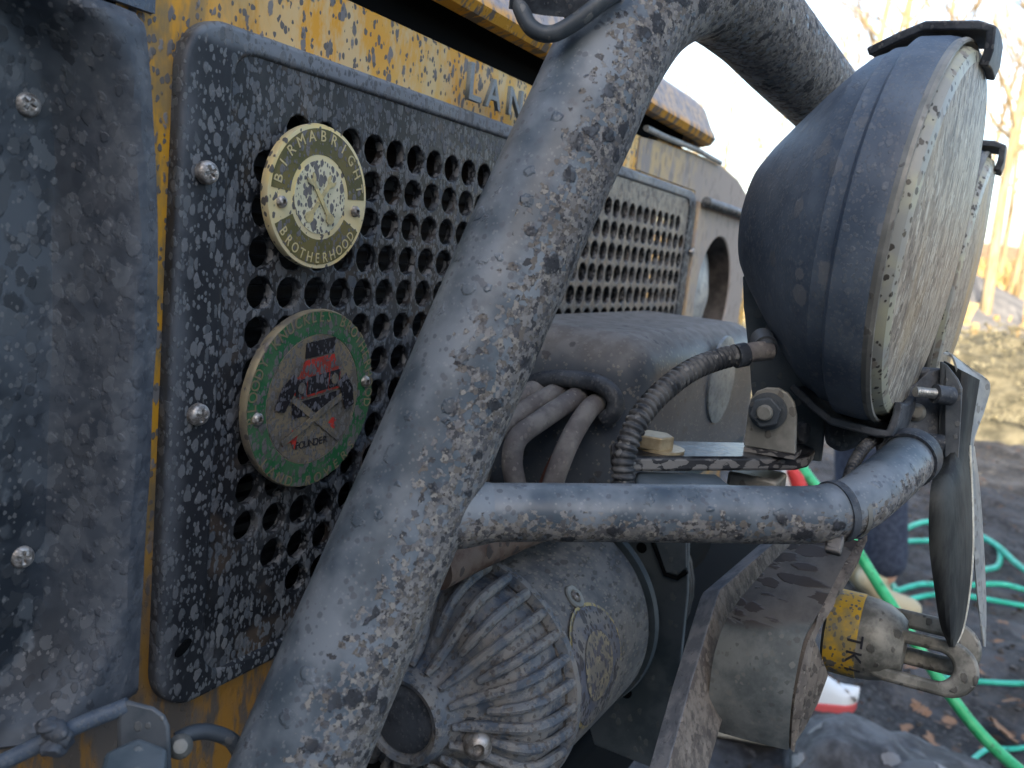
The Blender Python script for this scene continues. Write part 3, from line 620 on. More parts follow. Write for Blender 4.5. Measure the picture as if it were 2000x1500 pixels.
# ---- dark chassis behind and below
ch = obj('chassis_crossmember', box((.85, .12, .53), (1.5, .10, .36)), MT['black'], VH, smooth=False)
obj('bumper_channel', box((.95, -.03, .60), (1.1, .16, .10)), MT['black'], VH, bev=.01)

# ---- bull bar
bar = thing('bull_bar', None, None, (.35, -.13, .85)); bar['label'] = 'thick grey steel bull bar spattered with mud'; par(bar, VH)
C_, _ = catmull([at(548, 1580, .395), at(622, 1400, .405), at(830, 920, .430), at(1010, 500, .442), at(1120, 262, .449), at(1195, 105, .457), at(1275, 5, .470), at(1372, -30, .492), at(1460, 28, .545), at(1535, 110, .61), at(1612, 196, .71), at(1690, 285, .86)], 14)
obj('hoop_tube', tube(C_, .0300, 56), MT['bar'], bar, label='large mud spattered hoop tube crossing the grille and bending away at the top')
L_, _ = catmull([at(860, 1006, .430), at(960, 1001, .433), at(1150, 1001, .436), at(1350, 1003, .439), at(1540, 1006, .441), at(1610, 1002, .443), at(1668, 986, .449), at(1715, 952, .462), at(1750, 922, .480), at(1778, 894, .501)], 12)
lt = obj('light_bar_tube', tube(L_, .0148, 44), MT['bar2'], bar, label='thinner horizontal tube carrying the driving lamps')
# weld collar where they meet
a, b = at(880, 1004, .430), at(968, 1001, .4335); d_ = (b - a)
wd = lathe(a, d_, [(0, .0178), (d_.length * .35, .0172), (d_.length * .7, .0158), (d_.length, .0147)], 32)
obj('weld', wd, MT['bar2'], bar)
obj('rear_strut', tube([at(850, 1110, .52), at(920, 1075, .545), at(1010, 1035, .575), at(1100, 1000, .61)], .014, 20), m_simple('rusty_strut', (.10, .06, .045), (.17, .13, .11), 50, .8, 0, [(200, .3, (.05, .045, .045), .8)]), bar, label='rusty brown strut behind the tube joint')
# cable tie
a, b = at(1612, 1002, .443), at(1655, 993, .448); d_ = (b - a).normalized(); c = at(1634, 999, .4453)
tie = obj('cable_tie', lathe(c - d_ * .0028, d_, [(0, .0150), (0, .0162), (.0045, .0162), (.0045, .0150)], 48), MT['rubber'], bar, label='black cable tie round the light bar')
hd = c + (at(1630, 1066, .437) - c).normalized() * .0178
obj('tie_head', box(hd, (.0095, .008, .010), R=Matrix.Rotation(.5, 3, 'Y')), MT['oil'], tie, bev=.0012)
# second tie (serrated pale band)
c2 = c + d_ * .0065
bm = lathe(c2, d_, [(0, .0150), (0, .0156), (.0028, .0156), (.0028, .0150)], 48)
obj('cable_tie', bm, MT['zinc'], bar, label='pale serrated cable tie beside the black one')
# rod loop and rubber body on top of the hoop
R_, _ = catmull([at(1004, -40, .43), at(1018, 18, .428), at(1040, 56, .426), at(1078, 66, .424), at(1125, 42, .422), at(1180, 0, .420), at(1240, -45, .42)], 8)
obj('rod_loop', tube(R_, .0042, 16), MT['dsteel'], VH, label='bent steel rod loop hanging over the bonnet edge')
bm = sheet([[at(1000 + 200 * i / 6, -60 + 0 * j, .425 + .01 * j) if j == 0 else at(1000 + 195 * i / 6, (8, 18, 26, 30, 24, 8, -14)[i], .425 + .01 * j) for i in range(7)] for j in range(2)], .018)
obj('rubber_body', bm, MT['rubber'], VH, label='black rubber block above the rod loop')
bm = prism([at(px, py, .44) for px, py in ((1105, -40), (1100, 30), (1112, 82), (1150, 74), (1215, 40), (1290, -40))], ray(1200, 0).normalized() * .02)
obj('clamp_saddle', bm, MT['oil'], VH, bev=.003, label='dark clamp saddle against the top of the hoop tube')

# ---- badges
def badge(name, label, c, Rb, tilt, th=.0035):
    """returns helper to lay flat shapes on the badge face"""
    n_ = Vector((tilt[0], -1, tilt[1])).normalized(); u = Vector((1, 0, 0)); u = (u - n_ * u.dot(n_)).normalized(); v = (-n_).cross(u) * -1
    if v.z < 0: v = -v
    M = Matrix((u, v, n_)).transposed().to_4x4(); M.translation = c
    root = thing(name, None, None, c); root['label'] = label; par(root, VH)
    bm = lathe(c - n_ * (th + .001), n_, [(0, 0), (0, Rb * .985), (th * .8, Rb), (th + .001, Rb * .985), (th + .001, 0)], 72)
    return root, M, bm, n_
def flat(M, pts, mat, root, name, h=.0004, z0=0, holes=None):
    me = plate2d(pts, holes or [], 0, h, 0, M4=M @ Matrix.Translation((0, 0, z0 + h))); o = obj(name, me, mat, root, smooth=False); return o
def ringpts(r0, r1, a0, a1, n=40):
    return [(r1 * cos(a0 + (a1 - a0) * k / n), r1 * sin(a0 + (a1 - a0) * k / n)) for k in range(n + 1)] + [(r0 * cos(a1 - (a1 - a0) * k / n), r0 * sin(a1 - (a1 - a0) * k / n)) for k in range(n + 1)]
def disc(r, n=56, cx=0, cz=0): return [(cx + r * cos(tau * k / n), cz + r * sin(tau * k / n)) for k in range(n)]
def letter(M, ch, x, y, rot, size, mat, root, z0, wid=1):
    if ch == ' ': return
    src = glyph(ch, .03, .006); key = (ch, mat.name)
    if key not in _lm: m_ = src.copy(); m_.materials.clear(); m_.materials.append(mat); _lm[key] = m_
    o = bpy.data.objects.new('letter', _lm[key]); link(o)
    o.matrix_basis = M @ Matrix.Translation((x, y, z0)) @ Matrix.Rotation(rot, 4, 'Z') @ Matrix.Diagonal((size * wid, size, size * .35, 1)); par(o, root)
_lm = {}
def arc_text(M, txt, r, a0, a1, size, mat, root, z0, bottom=False, wid=1):
    n_ = len(txt)
    for k, ch_ in enumerate(txt):
        a = a0 + (a1 - a0) * k / (n_ - 1)
        if bottom: rr = r + size * .35; letter(M, ch_, rr * cos(a), rr * sin(a), a + pi / 2, size, mat, root, z0, wid)
        else: rr = r - size * .35; letter(M, ch_, rr * cos(a), rr * sin(a), a - pi / 2, size, mat, root, z0, wid)
D = pi / 180
# badge one
Rb = .0420
c = onY(625, 386, -.011)
b1, M, bm, n_ = badge('badge', 'round gold and olive badge reading BIRMABRIGHT BROTHERHOOD', c, Rb, (-.02, .01), .0045)
obj('disc', bm, MT['gold'], b1, label='gold badge disc with mud specks')
obj('upper_band', plate2d(ringpts(.0245, .0392, 3 * D, 177 * D), [], 0, .0003, M4=M @ Matrix.Translation((0, 0, .0003))), MT['olive'], b1, smooth=False)
obj('lower_band', plate2d(ringpts(.0245, .0392, 207 * D, 333 * D), [], 0, .0003, M4=M @ Matrix.Translation((0, 0, .0003))), MT['olive'], b1, smooth=False)
obj('center_field', plate2d(disc(.0212), [], 0, .0003, M4=M @ Matrix.Translation((0, 0, .0003))), MT['cream'], b1, smooth=False)
arc_text(M, 'BIRMABRIGHT', .0352, 168 * D, 14 * D, .0088, MT['goldl'], b1, .0004)
arc_text(M, 'BROTHERHOOD', .0352, 217 * D, 324 * D, .0084, MT['goldl'], b1, .0004, True, .85)
def spanner(a):
    L, w_ = .0165, .0013; pts = [(-L * .62, -w_), (L * .62, -w_)]
    pts += [(L * .62 + .0042 + .0036 * cos(t), .0036 * sin(t)) for t in [(-140 + k * 22) * D for k in range(5)]] + [(L * .62 + .0035, -.0008), (L * .62 + .0035, .0008)] + [(L * .62 + .0042 + .0036 * cos(t), .0036 * sin(t)) for t in [(52 + k * 22) * D for k in range(5)]]
    pts += [(L * .62, w_), (-L * .62, w_)] + [(-L * .62 - .0036 + .0034 * cos(t), .0034 * sin(t)) for t in [(40 + k * 40) * D for k in range(8)]]
    return [(x * cos(a) - y * sin(a), x * sin(a) + y * cos(a)) for x, y in pts]
obj('spanner', plate2d(spanner(52 * D), [], 0, .0004, M4=M @ Matrix.Translation((0, -.001, .0008))), MT['goldl'], b1, smooth=False)
obj('spanner', plate2d(spanner(128 * D), [], 0, .0004, M4=M @ Matrix.Translation((0, -.001, .0013))), MT['goldl'], b1, smooth=False)
for a in (188 * D, -8 * D):
    put('button_screw', M_HEX, M @ Vector((.0315 * cos(a), .0315 * sin(a) - .001, .0003)), n_, b1, 1.05, a)
# badge two
Rb = .0560
c = onY(614, 780, -.012)
b2, M, bm, n_ = badge('badge', 'larger round badge with green ring, crossed hammers and a red front of a truck', c, Rb, (-.01, -.02), .005)
obj('disc', bm, m_simple('dull_brass_rim', (.34, .29, .19), (.2, .18, .145), 60, .45, .35, [(300, .3, (.13, .12, .12), .8)]), b2, label='dull brass badge disc')
obj('green_ring', plate2d(disc(.0548), [disc(.0408)], 0, .0003, M4=M @ Matrix.Translation((0, 0, .0003))), MT['green'], b2, smooth=False)
obj('center_field', plate2d(disc(.0400), [], 0, .0003, M4=M @ Matrix.Translation((0, 0, .0003))), MT['gritty'], b2, smooth=False)
arc_text(M, 'BLOODY KNUCKLES BROTHERHOOD', .0520, 188 * D, -8 * D, .0100, MT['dgold'], b2, .0004, wid=.85)
arc_text(M, 'LAND ROVERS', .0520, 222 * D, 318 * D, .0090, MT['dgold'], b2, .0004, True)
for k, ch_ in enumerate('FOUNDER'): letter(M, ch_, -.0125 + .0042 * k, -.0300 + .0001 * k, .12, .0068, MT['ink'], b2, .0006)
def q2(name, pts, mat, z0=.0006, h=.0003, skew=.12):
    if 'fist' not in name: pts = [(x * 1.22 + .001, y * 1.08 + .001) for x, y in pts]
    return obj(name, plate2d([(x, y + x * skew) for x, y in pts], [], 0, h, M4=M @ Matrix.Translation((0, 0, z0 + h))), MT[mat], b2, smooth=False)
q2('truck_emblem', [(-.0165, .0020), (.0165, .0020), (.0165, .0145), (.0135, .0155), (.0105, .0235), (-.0105, .0235), (-.0135, .0155), (-.0165, .0145)], 'red')
q2('windscreen', [(-.0105, .0245), (.0105, .0245), (.0105, .0335), (-.0105, .0335)], 'ink'); 
q2('grille_emblem', [(-.0075, .0035), (.0075, .0035), (.0075, .0135), (-.0075, .0135)], 'ink', .0010)
for sx in (-1, 1):
    q2('lamp_panel', [(sx * .0120 - .0036, .0035), (sx * .0120 + .0036, .0035), (sx * .0120 + .0036, .0135), (sx * .0120 - .0036, .0135)], 'ink', .0010)
    obj('lamp_emblem', plate2d([(sx * .0146 + .001 + .0031 * cos(tau * k / 16), .0102 + sx * .0018 + .0034 * sin(tau * k / 16)) for k in range(16)], [], 0, .0003, M4=M @ Matrix.Translation((0, 0, .0017))), MT['gritty'], b2, smooth=False)
q2('bumper_emblem', [(-.0165, -.0085), (.0165, -.0085), (.0175, .0005), (-.0175, .0005)], 'ink')
for sx, a in ((1, 26 * D), (-1, 146 * D)):
    def rp(x, y): return (x * cos(a) - y * sin(a), x * sin(a) + y * cos(a) - .011)
    obj('hammer_handle', plate2d([rp(-.030, -.0022), rp(.030, -.0022), rp(.030, .0022), rp(-.030, .0022)], [], 0, .0004, M4=M @ Matrix.Translation((0, 0, .0016 + .0003 * sx))), MT['gritty'], b2, smooth=False)
    obj('hammer_head', plate2d([rp(.026, -.0105), rp(.034, -.0115), rp(.037, .0), rp(.034, .0125), rp(.026, .0105)], [], 0, .0004, M4=M @ Matrix.Translation((0, 0, .0021))), MT['ink'], b2, smooth=False)
for cx, cy, s_ in ((-.018, -.021, 1), (.017, -.020, .8)):
    q2('red_fist', [(cx - .008 * s_, cy - .002 * s_), (cx - .001, cy - .001), (cx + .003 * s_, cy - .007 * s_), (cx + .005 * s_, cy + .004 * s_), (cx, cy + .006 * s_), (cx - .003 * s_, cy + .003 * s_)], 'red', .0007)
for a in (188 * D, 9 * D):
    put('button_screw', M_HEX, M @ Vector((.0475 * cos(a), .0475 * sin(a), .0003)), n_, b2, 1.15, a)

# ---- driving lamps
LN = Vector((-.09124, -.99400, -.06039)).normalized()
def driving_lamp(name, c, label, full=True, s=1.0, LN=LN):
    r_ = thing(name, None, None, c); r_['label'] = label; par(r_, VH); B = -LN; r = .1099 * s; k = s
    obj('housing', lathe(c + B * .002, B, [(-.002, r * .955), (-.002, r * .985), (.001, r * 1.0), (.005, r * 1.005), (.0185, r * 1.0), (.0200, r * .985), (.0215, r * .955), (.030, r * .945), (.0315, r * .930), (.039, r * .905), (.045, r * .86), (.060, r * .725), (.075, r * .575), (.088, r * .44), (.096, r * .34), (.101, r * .22), (.103, 0)], 96), MT['lamp'], r_, label='dusty black bowl shaped shell')
    obj('bezel', lathe(c, LN, [(-.003, r * .99), (.001, r * 1.0), (.0030, r * .993), (.0032, r * .98), (.001, r * .97), (-.001, r * .96)], 96), MT['zinc'], r_)
    obj('lens_rim', lathe(c, LN, [(-.003, r * .965), (.003, r * .955), (.007, r * .935), (.0082, r * .905), (.0086, r * .888)], 96), MT['lrim'], r_)
    obj('lens', lathe(c, LN, [(.0084, r * .892), (.0105, r * .7), (.0125, r * .5), (.0135, r * .25), (.014, 0)], 72), MT['lens'], r_, label='translucent lens cover streaked with dried mud')
    if full or True:
        u = LN.cross(Vector((0, 0, 1))).normalized(); v = u.cross(LN).normalized()
        for sg, nm in ((1, 'top'), (-1, 'bottom')):
            rows = []
            for t_, rr in ((.0110, .87), (.0120, .94), (.0110, 1.04), (.004, 1.055), (-.022, 1.05), (-.034, 1.0), (-.050, .92)):
                wd_ = (.19 if sg > 0 else .24)
                rows.append([c + LN * t_ * k + (v * cos(a) * sg + u * sin(a)) * r * rr for a in [wd_ * q / 4 for q in range(-4, 5)]])
            obj('rubber_clip', sheet(rows, .0048), MT['rubber'], r_, label=nm + ' rubber clip holding the lens cover', bev=.001)
    return r_
c1 = Vector((.55897, -.32484, 1.12898))
lamp1 = driving_lamp('driving_lamp', c1, 'near round driving lamp with mud streaked lens')
c2 = at(1864, 553, .735)
driving_lamp('driving_lamp', c2, 'second driving lamp half hidden behind the near one', LN=Vector((-.030, -.9977, -.0604)).normalized())
# cable gland on the near lamp
a = at(1500, 686, .497); obj('gland', lathe(a, ray(1560, 640).normalized() * .3 + Vector((.2, .2, .2)), [(0, .0055), (.006, .0055), (.006, .007), (.018, .007)], 16), MT['dsteel'], lamp1)
# U bracket plate, L bracket, bolt
XP = at(1500, 800, .505).x
XB = at(1500, 800, .56).x
pl = [onX(px, py, XB) for px, py in ((1450, 540), (1452, 600), (1462, 690), (1468, 770), (1474, 850), (1512, 892), (1604, 902), (1612, 820), (1590, 740), (1545, 640), (1510, 560), (1470, 530))]
obj('lamp_bracket', prism(pl, (.004, 0, 0)), MT['mount'], lamp1, bev=.0008, smooth=False, label='grey green steel strap carrying the lamp')
XL = XP - .006
lp = [onX(px, py, XL) for px, py in ((1452, 871), (1461, 800), (1466, 780), (1478, 764), (1497, 757), (1520, 758), (1538, 768), (1550, 786), (1555, 810), (1553, 888))]
lb = obj('angle_bracket', prism(lp, (.004, 0, 0)), MT['zinc'], VH, bev=.0008, smooth=False, label='zinc angle bracket with rounded top and dusty nut')
p = onX(1500, 803, XL); 
obj('washer', lathe(p + Vector((.0005, 0, 0)), (-1, 0, 0), [(0, .0110), (.0018, .0110), (.0018, .004)], 32), MT['dsteel'], lb)
obj('nut', hexa(p - Vector((.0018, 0, 0)), (-1, 0, 0), .0093, .0058, rot=.35), MT['dsteel'], lb, bev=.0008, smooth=False)
obj('bolt', lathe(p - Vector((.006, 0, 0)), (-1, 0, 0), [(0, .0046), (.0040, .0046), (.0052, .0036), (.0052, 0)], 24), MT['zinc'], lb)
foot = [onX(1453, 872, XL), onX(1553, 888, XL)]
obj('foot', prism([foot[0], foot[1], foot[1] + Vector((.02, 0, 0)), foot[0] + Vector((.02, 0, 0))], (0, 0, -.003)), MT['oil'], lb)
# small dark stop under lamp
obj('rubber_buffer', box(at(1568, 845, .535), (.008, .008, .014)), MT['rubber'], lamp1, bev=.003)
obj('foot_block', prism([at(px, py, .535) for px, py in ((1606, 800), (1612, 868), (1640, 884), (1695, 868), (1712, 838), (1700, 812))], ray(1650, 840) * .03), MT['rubber'], lamp1, bev=.003, label='black block under the lamp')
# mounting plate
ZT = at(1400, 893, .485).z
q = [onZ(px, py, ZT) for px, py in ((1228, 893), (1560, 893), (1582, 888), (1592, 876), (1570, 866), (1210, 858), (1194, 864), (1196, 884))]
mp_ = obj('mounting_plate', prism(q, (0, 0, -.0085)), MT['oil'], VH, bev=.002, label='oily black lamp mounting plate with chipped front edge')
q = [onZ(px, py, ZT - .010) for px, py in ((1242, 920), (1400, 925), (1432, 950), (1240, 950))]
obj('spacer_block', prism(q, (0, 0, -.02)), MT['mount'], mp_, bev=.002)
obj('spacer_block', box(at(1478, 940, .53), (.03, .03, .012)), MT['zinc'], mp_, bev=.002)
# brass bolt and washer
p = onZ(1290, 878, ZT + .0002)
obj('washer', lathe(p, (0, 0, 1), [(0, .0135), (.0016, .0135), (.0018, .006)], 40), MT['brass'], mp_)
p = onZ(1276, 872, ZT + .002); obj('bolt_head', hexa(p + Vector((0, 0, -.0005)), (0, 0, 1), .0112, .0078, rot=.15), MT['brass'], mp_, bev=.0009, smooth=False, label='yellow zinc hexagon bolt head')
# corrugated conduit
def conduit(P, r, pitch, name, parent, mat, label=None):
    C, _ = catmull(P, 60); L = [0]
    for a, b in zip(C, C[1:]): L.append(L[-1] + (b - a).length)
    n_ = int(L[-1] / pitch * 6); Q = []; R = []; j = 0
    for k in range(n_ + 1):
        s_ = L[-1] * k / n_
        while j < len(L) - 2 and L[j + 1] < s_: j += 1
        t = (s_ - L[j]) / max(1e-9, L[j + 1] - L[j]); Q.append(C[j].lerp(C[j + 1], t)); R.append(r * (1 if (k % 6) in (0, 1, 2) else .80 if (k % 6) == 4 else .86))
    return obj(name, tube(Q, R, 24), mat, parent, label=label, ang=80)
conduit([at(1216, 1000, .452), at(1217, 945, .450), at(1222, 880, .450), at(1250, 815, .455), at(1297, 762, .465), at(1352, 722, .478), at(1410, 700, .492), at(1452, 692, .496)], .0064, .0037, 'corrugated_conduit', VH, MT['cond'], 'corrugated black conduit looping up to the near lamp')
obj('conduit_end', tube([at(1440, 694, .494), at(1474, 687, .497), at(1504, 684, .500)], .0058, 20), MT['cable'], VH, label='taped grey end of the conduit')
obj('tape_wrap', tube([at(1436, 696, .4935), at(1456, 692, .4955)], .0070, 20), MT['rubber'], VH)
conduit([at(1652, 965, .475), at(1664, 915, .485), at(1690, 872, .50), at(1725, 850, .52)], .0036, .0026, 'corrugated_conduit', VH, MT['cond'], 'thin corrugated conduit behind the light bar bend')

# ---- dark number bracket beyond the lamp, studs and hanging sheets
zb = .535
gus = obj('gusset', prism([at(px, py, zb) for px, py in ((1722, 848), (1730, 800), (1812, 726), (1842, 720), (1842, 862), (1760, 864))], ray(1780, 800) * .006), MT['rubber'], VH, bev=.001, smooth=False, label='dark triangular bracket plate')
obj('bracket_shelf', tube([at(1712, 866, zb), at(1780, 862, zb - .005), at(1842, 868, zb - .01)], .006, 14), MT['rubber'], gus)
obj('clamp_band', lathe(at(1770, 901, .495), at(1840, 828, .56) - at(1755, 915, .482), [(0, .0150), (0, .0166), (.012, .0170), (.012, 0)], 32), MT['rubber'], VH, label='dark rubber collar on the tube end')
q = at(1790, 805, zb - .002); obj('rivet_disc', lathe(q, q - CAM, [(-.0035, 0), (-.003, .0035), (-.001, .0054), (.002, .0056)], 28), MT['zinc'], gus, label='pale round rivet head')
vp_ = [(1836, 704, .53), (1850, 712, .527), (1872, 740, .524), (1880, 758, .523), (1878, 800, .522), (1872, 900, .522), (1857, 988, .523), (1843, 1000, .525), (1833, 960, .53), (1833, 860, .535)]
obj('bracket_plate', prism([at(*q) for q in vp_], ray(1850, 850) * .009 + Vector((.002, 0, 0))), MT['dsteel'], VH, bev=.0012, smooth=False, label='upright dark steel plate with bevelled corner')
S_, _ = catmull([at(1790, 766, .520), at(1830, 770, .522)], 40); conduit([at(1788, 765, .519), at(1808, 767, .520), at(1829, 769, .521)], .0032, .0011, 'threaded_stud', VH, MT['thread'], 'threaded stud sticking out of the bracket plate')
obj('nut', tube([at(1826, 769, .521), at(1858, 774, .523)], .0058, 16), MT['rubber'], VH)
obj('stud', tube([at(1782, 728, .56), at(1836, 732, .555)], .0042, 12), MT['rubber'], VH)
def loft(Lp, Rp, bulge, th, n=8):
    rows = []
    for a, b in zip(Lp, Rp):
        A, B = at(*a), at(*b); row = []
        for k in range(n + 1):
            t = k / n; p = A.lerp(B, t); row.append(p - ray(a[0], a[1]) * bulge * sin(pi * t))
        rows.append(row)
    return sheet(rows, th)
def dense(pts, n=6):
    c_, _ = catmull([Vector(p) for p in pts], n); return [tuple(q) for q in c_]
fr = [(1912, 742, .535), (1893, 870, .535), (1897, 960, .535), (1899, 1060, .53), (1893, 1150, .53), (1880, 1225, .53), (1864, 1262, .53)]
fl = [(1845, 705, .550), (1838, 870, .540), (1817, 960, .51), (1815, 1060, .51), (1826, 1150, .512), (1838, 1220, .515), (1856, 1264, .525)]
obj('hanging_sheet', loft(dense(fl), dense(fr), .012, .0012), MT['flap'], VH, label='dark weathered leaf shaped sheet hanging from the bracket')
C_, _ = catmull([at(x + 1, y, z - .001) for x, y, z in fr[1:]], 8); obj('sheet_edge', tube(C_, .0009, 8), MT['edge'], VH, label='bright worn edge of the hanging sheet')
fl = [(1842, 690, .533), (1860, 698, .534), (1872, 742, .532), (1874, 800, .53), (1885, 860, .532), (1894, 905, .534)]
fr = [(1850, 687, .54), (1898, 722, .545), (1932, 748, .55), (1922, 800, .55), (1905, 850, .545), (1897, 905, .54)]
obj('bent_sheet', loft(dense(fl), dense(fr), -.004, .0012), MT['flapl'], VH, label='pale bent sheet metal folded over the bracket top')
fl = [(1897, 870, .548), (1900, 980, .547), (1902, 1080, .546), (1910, 1180, .546), (1921, 1262, .546)]
fr = [(1902, 872, .56), (1913, 960, .56), (1921, 1080, .56), (1925, 1180, .56), (1924, 1264, .55)]
obj('hanging_sheet', loft(dense(fl), dense(fr), .004, .0010), MT['flapl'], VH, label='narrow second sheet hanging behind the dark one')

# ---- solenoid cover with cables
zt = 1.052
def cov(x0, x1, y0, y1, z0, z1, bl):
    bm = box(((x0 + x1) / 2, (y0 + y1) / 2, (z0 + z1) / 2), (x1 - x0, y1 - y0, z1 - z0)); return bm
CX0 = .56
cvr = obj('winch_relay_cover', cov(CX0, .93, -.165, -.012, .90, 1.047, 0), MT['box'], VH, bev=.032, seg=8, label='rounded black relay cover under the grille, dusty on top')
obj('lid_seam', tube([onY(px, py, -.014) + Vector((0, -.0, 0)) for px, py in ((1215, 632), (1300, 640), (1400, 652), (1450, 668))], .0022, 10), MT['rubber'], cvr)
q = onY(1410, 742, -.1665); 
obj('oval_plate', lathe(q, (0, -1, 0), [(-.002, .040), (.0005, .040), (.0015, .038), (.0015, 0)], 48), MT['flapl'], cvr, label='pale dusty round plate on the front of the relay cover')
# grommet on near end face (hooded)
gx = CX0 - .001
gp_ = [onX(px, py, gx) for px, py in ((1048, 745), (1085, 738), (1150, 742), (1190, 756), (1208, 780), (1204, 805), (1186, 818))]
Q, _ = catmull(gp_, 6); obj('grommet', tube([p - Vector((.006, 0, 0)) for p in Q], .0062, 14), MT['rubber'], cvr, label='moulded hood where four cables leave the cover')
obj('opening', prism([onX(px, py, gx + .0005) for px, py in ((1055, 755), (1090, 746), (1150, 750), (1190, 766), (1198, 800), (1180, 812), (1100, 770), (1060, 775))], (-.001, 0, 0)), MT['black'], cvr, smooth=False)
cabs = [
 ([(1178, 780, .62), (1150, 800, .595), (1118, 850, .58), (1092, 910, .572), (1072, 975, .57), (1060, 1040, .58)], 'cable from the right end of the hood running down in front'),
 ([(1145, 762, .63), (1110, 785, .60), (1060, 818, .58), (1012, 855, .57), (1000, 900, .568), (1008, 950, .57), (1020, 1010, .58)], 'cable bending back under itself left of the others'),
 ([(1105, 758, .63), (1070, 775, .61), (1020, 805, .60), (975, 840, .59), (950, 880, .59), (930, 960, .59)], 'second cable from the left'),
 ([(1070, 756, .64), (1040, 765, .62), (990, 790, .61), (950, 820, .60), (900, 880, .60)], 'leftmost cable, mostly behind the hoop tube')]
for k, (P, lab) in enumerate(cabs):
    C_, _ = catmull([at(*p) for p in P], 12); obj('winch_cable', tube(C_, .0072 if k < 3 else .0078, 22), MT['cable'], VH, label=lab)
C_, _ = catmull([at(*p) for p in ((1110, 850, .60), (1075, 900, .60), (1050, 960, .60), (1030, 1010, .6))], 8); obj('wire', tube(C_, .0016, 8), m_flat('dull_red_wire', (.12, .05, .04)), VH, label='thin reddish wire behind the cables')
# plain black filler box in the dark space below the cover
obj('black_filler', box((.76, .0, .80), (.5, .05, .3)), MT['black'], VH, smooth=False)

# ---- winch
wc = at(900, 1322, .58); AX = Vector((1, 0, 0)); R0 = .081; wh_ = thing('winch', None, None, wc); wh_['label'] = 'electric winch with ribbed end housing, mud spattered'; par(wh_, VH)
obj('motor_casing', lathe(wc, AX, [(-.002, .068), (.0, .079), (.01, .0825), (.10, .0835), (.138, .0835), (.145, .081), (.1455, .076), (.15, .074)], 80), MT['drum'], wh_, label='smooth drum casing of the winch mottled with mud')
obj('end_ring', lathe(wc + AX * .146, AX, [(0, .076), (0, .086), (.006, .087), (.012, .083), (.012, .05)], 72), MT['mount'], wh_)
prof = [(-.066, 0), (-.066, .020), (-.0655, .0225), (-.069, .0235), (-.070, .0265), (-.067, .0295), (-.058, .0305), (-.050, .036), (-.044, .048), (-.040, .060), (-.034, .070), (-.024, .076), (-.010, .0775), (.0, .078)]
end = obj('end_housing', lathe(wc, AX, prof, 80), MT['ribs'], wh_, label='ribbed cast alloy end of the winch')
obj('hub_cap', lathe(wc - AX * .0665, -AX, [(0, .0215), (.0006, .0205), (.0008, 0)], 40), MT['rubber'], end)
u, v, _ = frame(AX)
NR = 33; rp_ = [(-.060, .0325), (-.054, .039), (-.0475, .0505), (-.043, .062), (-.0365, .0725), (-.025, .0795), (-.008, .0825), (.001, .0835)]
for k in range(NR):
    a = tau * k / NR; dr = u * cos(a) + v * sin(a); st = 0 if k % 2 == 0 else 2
    P = [wc + AX * t + dr * (r - .001) for t, r in rp_[st:]]
    if (dr.y > .75): continue
    C_, _ = catmull(P, 4); n_ = len(C_); obj('rib', tube(C_, [.0036 * min(1, .6 + 2.2 * min(i, n_ - 1 - i) / n_ + (.5 if i > n_ / 2 else 0)) for i in range(n_)], 10), MT['ribs'], end)
# chamfer ring lip where ribs end
obj('flange', lathe(wc, AX, [(-.001, .080), (.001, .086), (.006, .0865), (.007, .082)], 80), MT['ribs'], wh_)
# cap screw
q = at(933, 1456, .515); tc = (q - wc); dq = Vector((-.8, -.35, -.4)).normalized()
bb = obj('screw_boss', lathe(q + (wc - q).normalized() * .018, -AX * .75 + Vector((0, -.5, .12)), [(0, .014), (.012, .0125), (.013, .0105), (.0125, .0082), (.004, .008)], 32), MT['rubber'], end)
put('button_screw', M_HEX, q, -AX * .75 + Vector((0, -.5, .12)), end, 2.6, 0, 'bright round headed screw on the ribbed housing')
# recessed screw on the drum casing
def on_cyl(px, py, r):
    d = ray(px, py); o = CAM - wc; a = d.y ** 2 + d.z ** 2; b = 2 * (o.y * d.y + o.z * d.z); c = o.y ** 2 + o.z ** 2 - r * r; t = (-b - math.sqrt(max(0, b * b - 4 * a * c))) / 2 / a
    p = CAM + d * t; n_ = Vector((0, p.y - wc.y, p.z - wc.z)).normalized(); return p, n_
p, n_ = on_cyl(1122, 1166, .0832); obj('screw_hole', lathe(p, n_, [(.0006, .0040), (.0014, .0050), (.0014, .0078), (.0006, .0088), (-.001, .009)], 32), MT['zinc'], wh_)
obj('hole_dirt', lathe(p, n_, [(.0, 0), (.0007, .0045)], 24), MT['oil'], wh_); put('button_screw', M_HEX, p + n_ * .0002, n_, wh_, 1.2, 0)
# oval sticker on the drum
p, n_ = on_cyl(1168, 1300, .0838); rows = []
a0 = math.atan2(n_.z, n_.y)
def stick(rx, ra, rr):
    bm = bmesh.new(); c = bm.verts.new((p.x, wc.y + cos(a0) * rr, wc.z + sin(a0) * rr)); V = []
    for ring in (.33, .66, 1):
        V.append([bm.verts.new((p.x + rx * ring * cos(tau * k / 40), wc.y + cos(a0 + ra * ring * sin(tau * k / 40)) * rr, wc.z + sin(a0 + ra * ring * sin(tau * k / 40)) * rr)) for k in range(40)])
    for k in range(40): bm.faces.new((c, V[0][k], V[0][(k + 1) % 40]))
    for A, B in zip(V, V[1:]):
        for k in range(40): bm.faces.new((A[k], B[k], B[(k + 1) % 40], A[(k + 1) % 40]))
    return bm
obj('round_label', stick(.040, .50, .0844), m_badge('label_border_yellow', (.36, .29, .1), (.22, .19, .1), .6), wh_, label='round yellow edged label on the drum casing, nearly buried in mud')
obj('label_field', stick(.0375, .47, .0849), m_badge('label_blue_grey', (.09, .10, .135), (.17, .165, .16), .6, 170, (.05, .05, .06), .6), wh_)
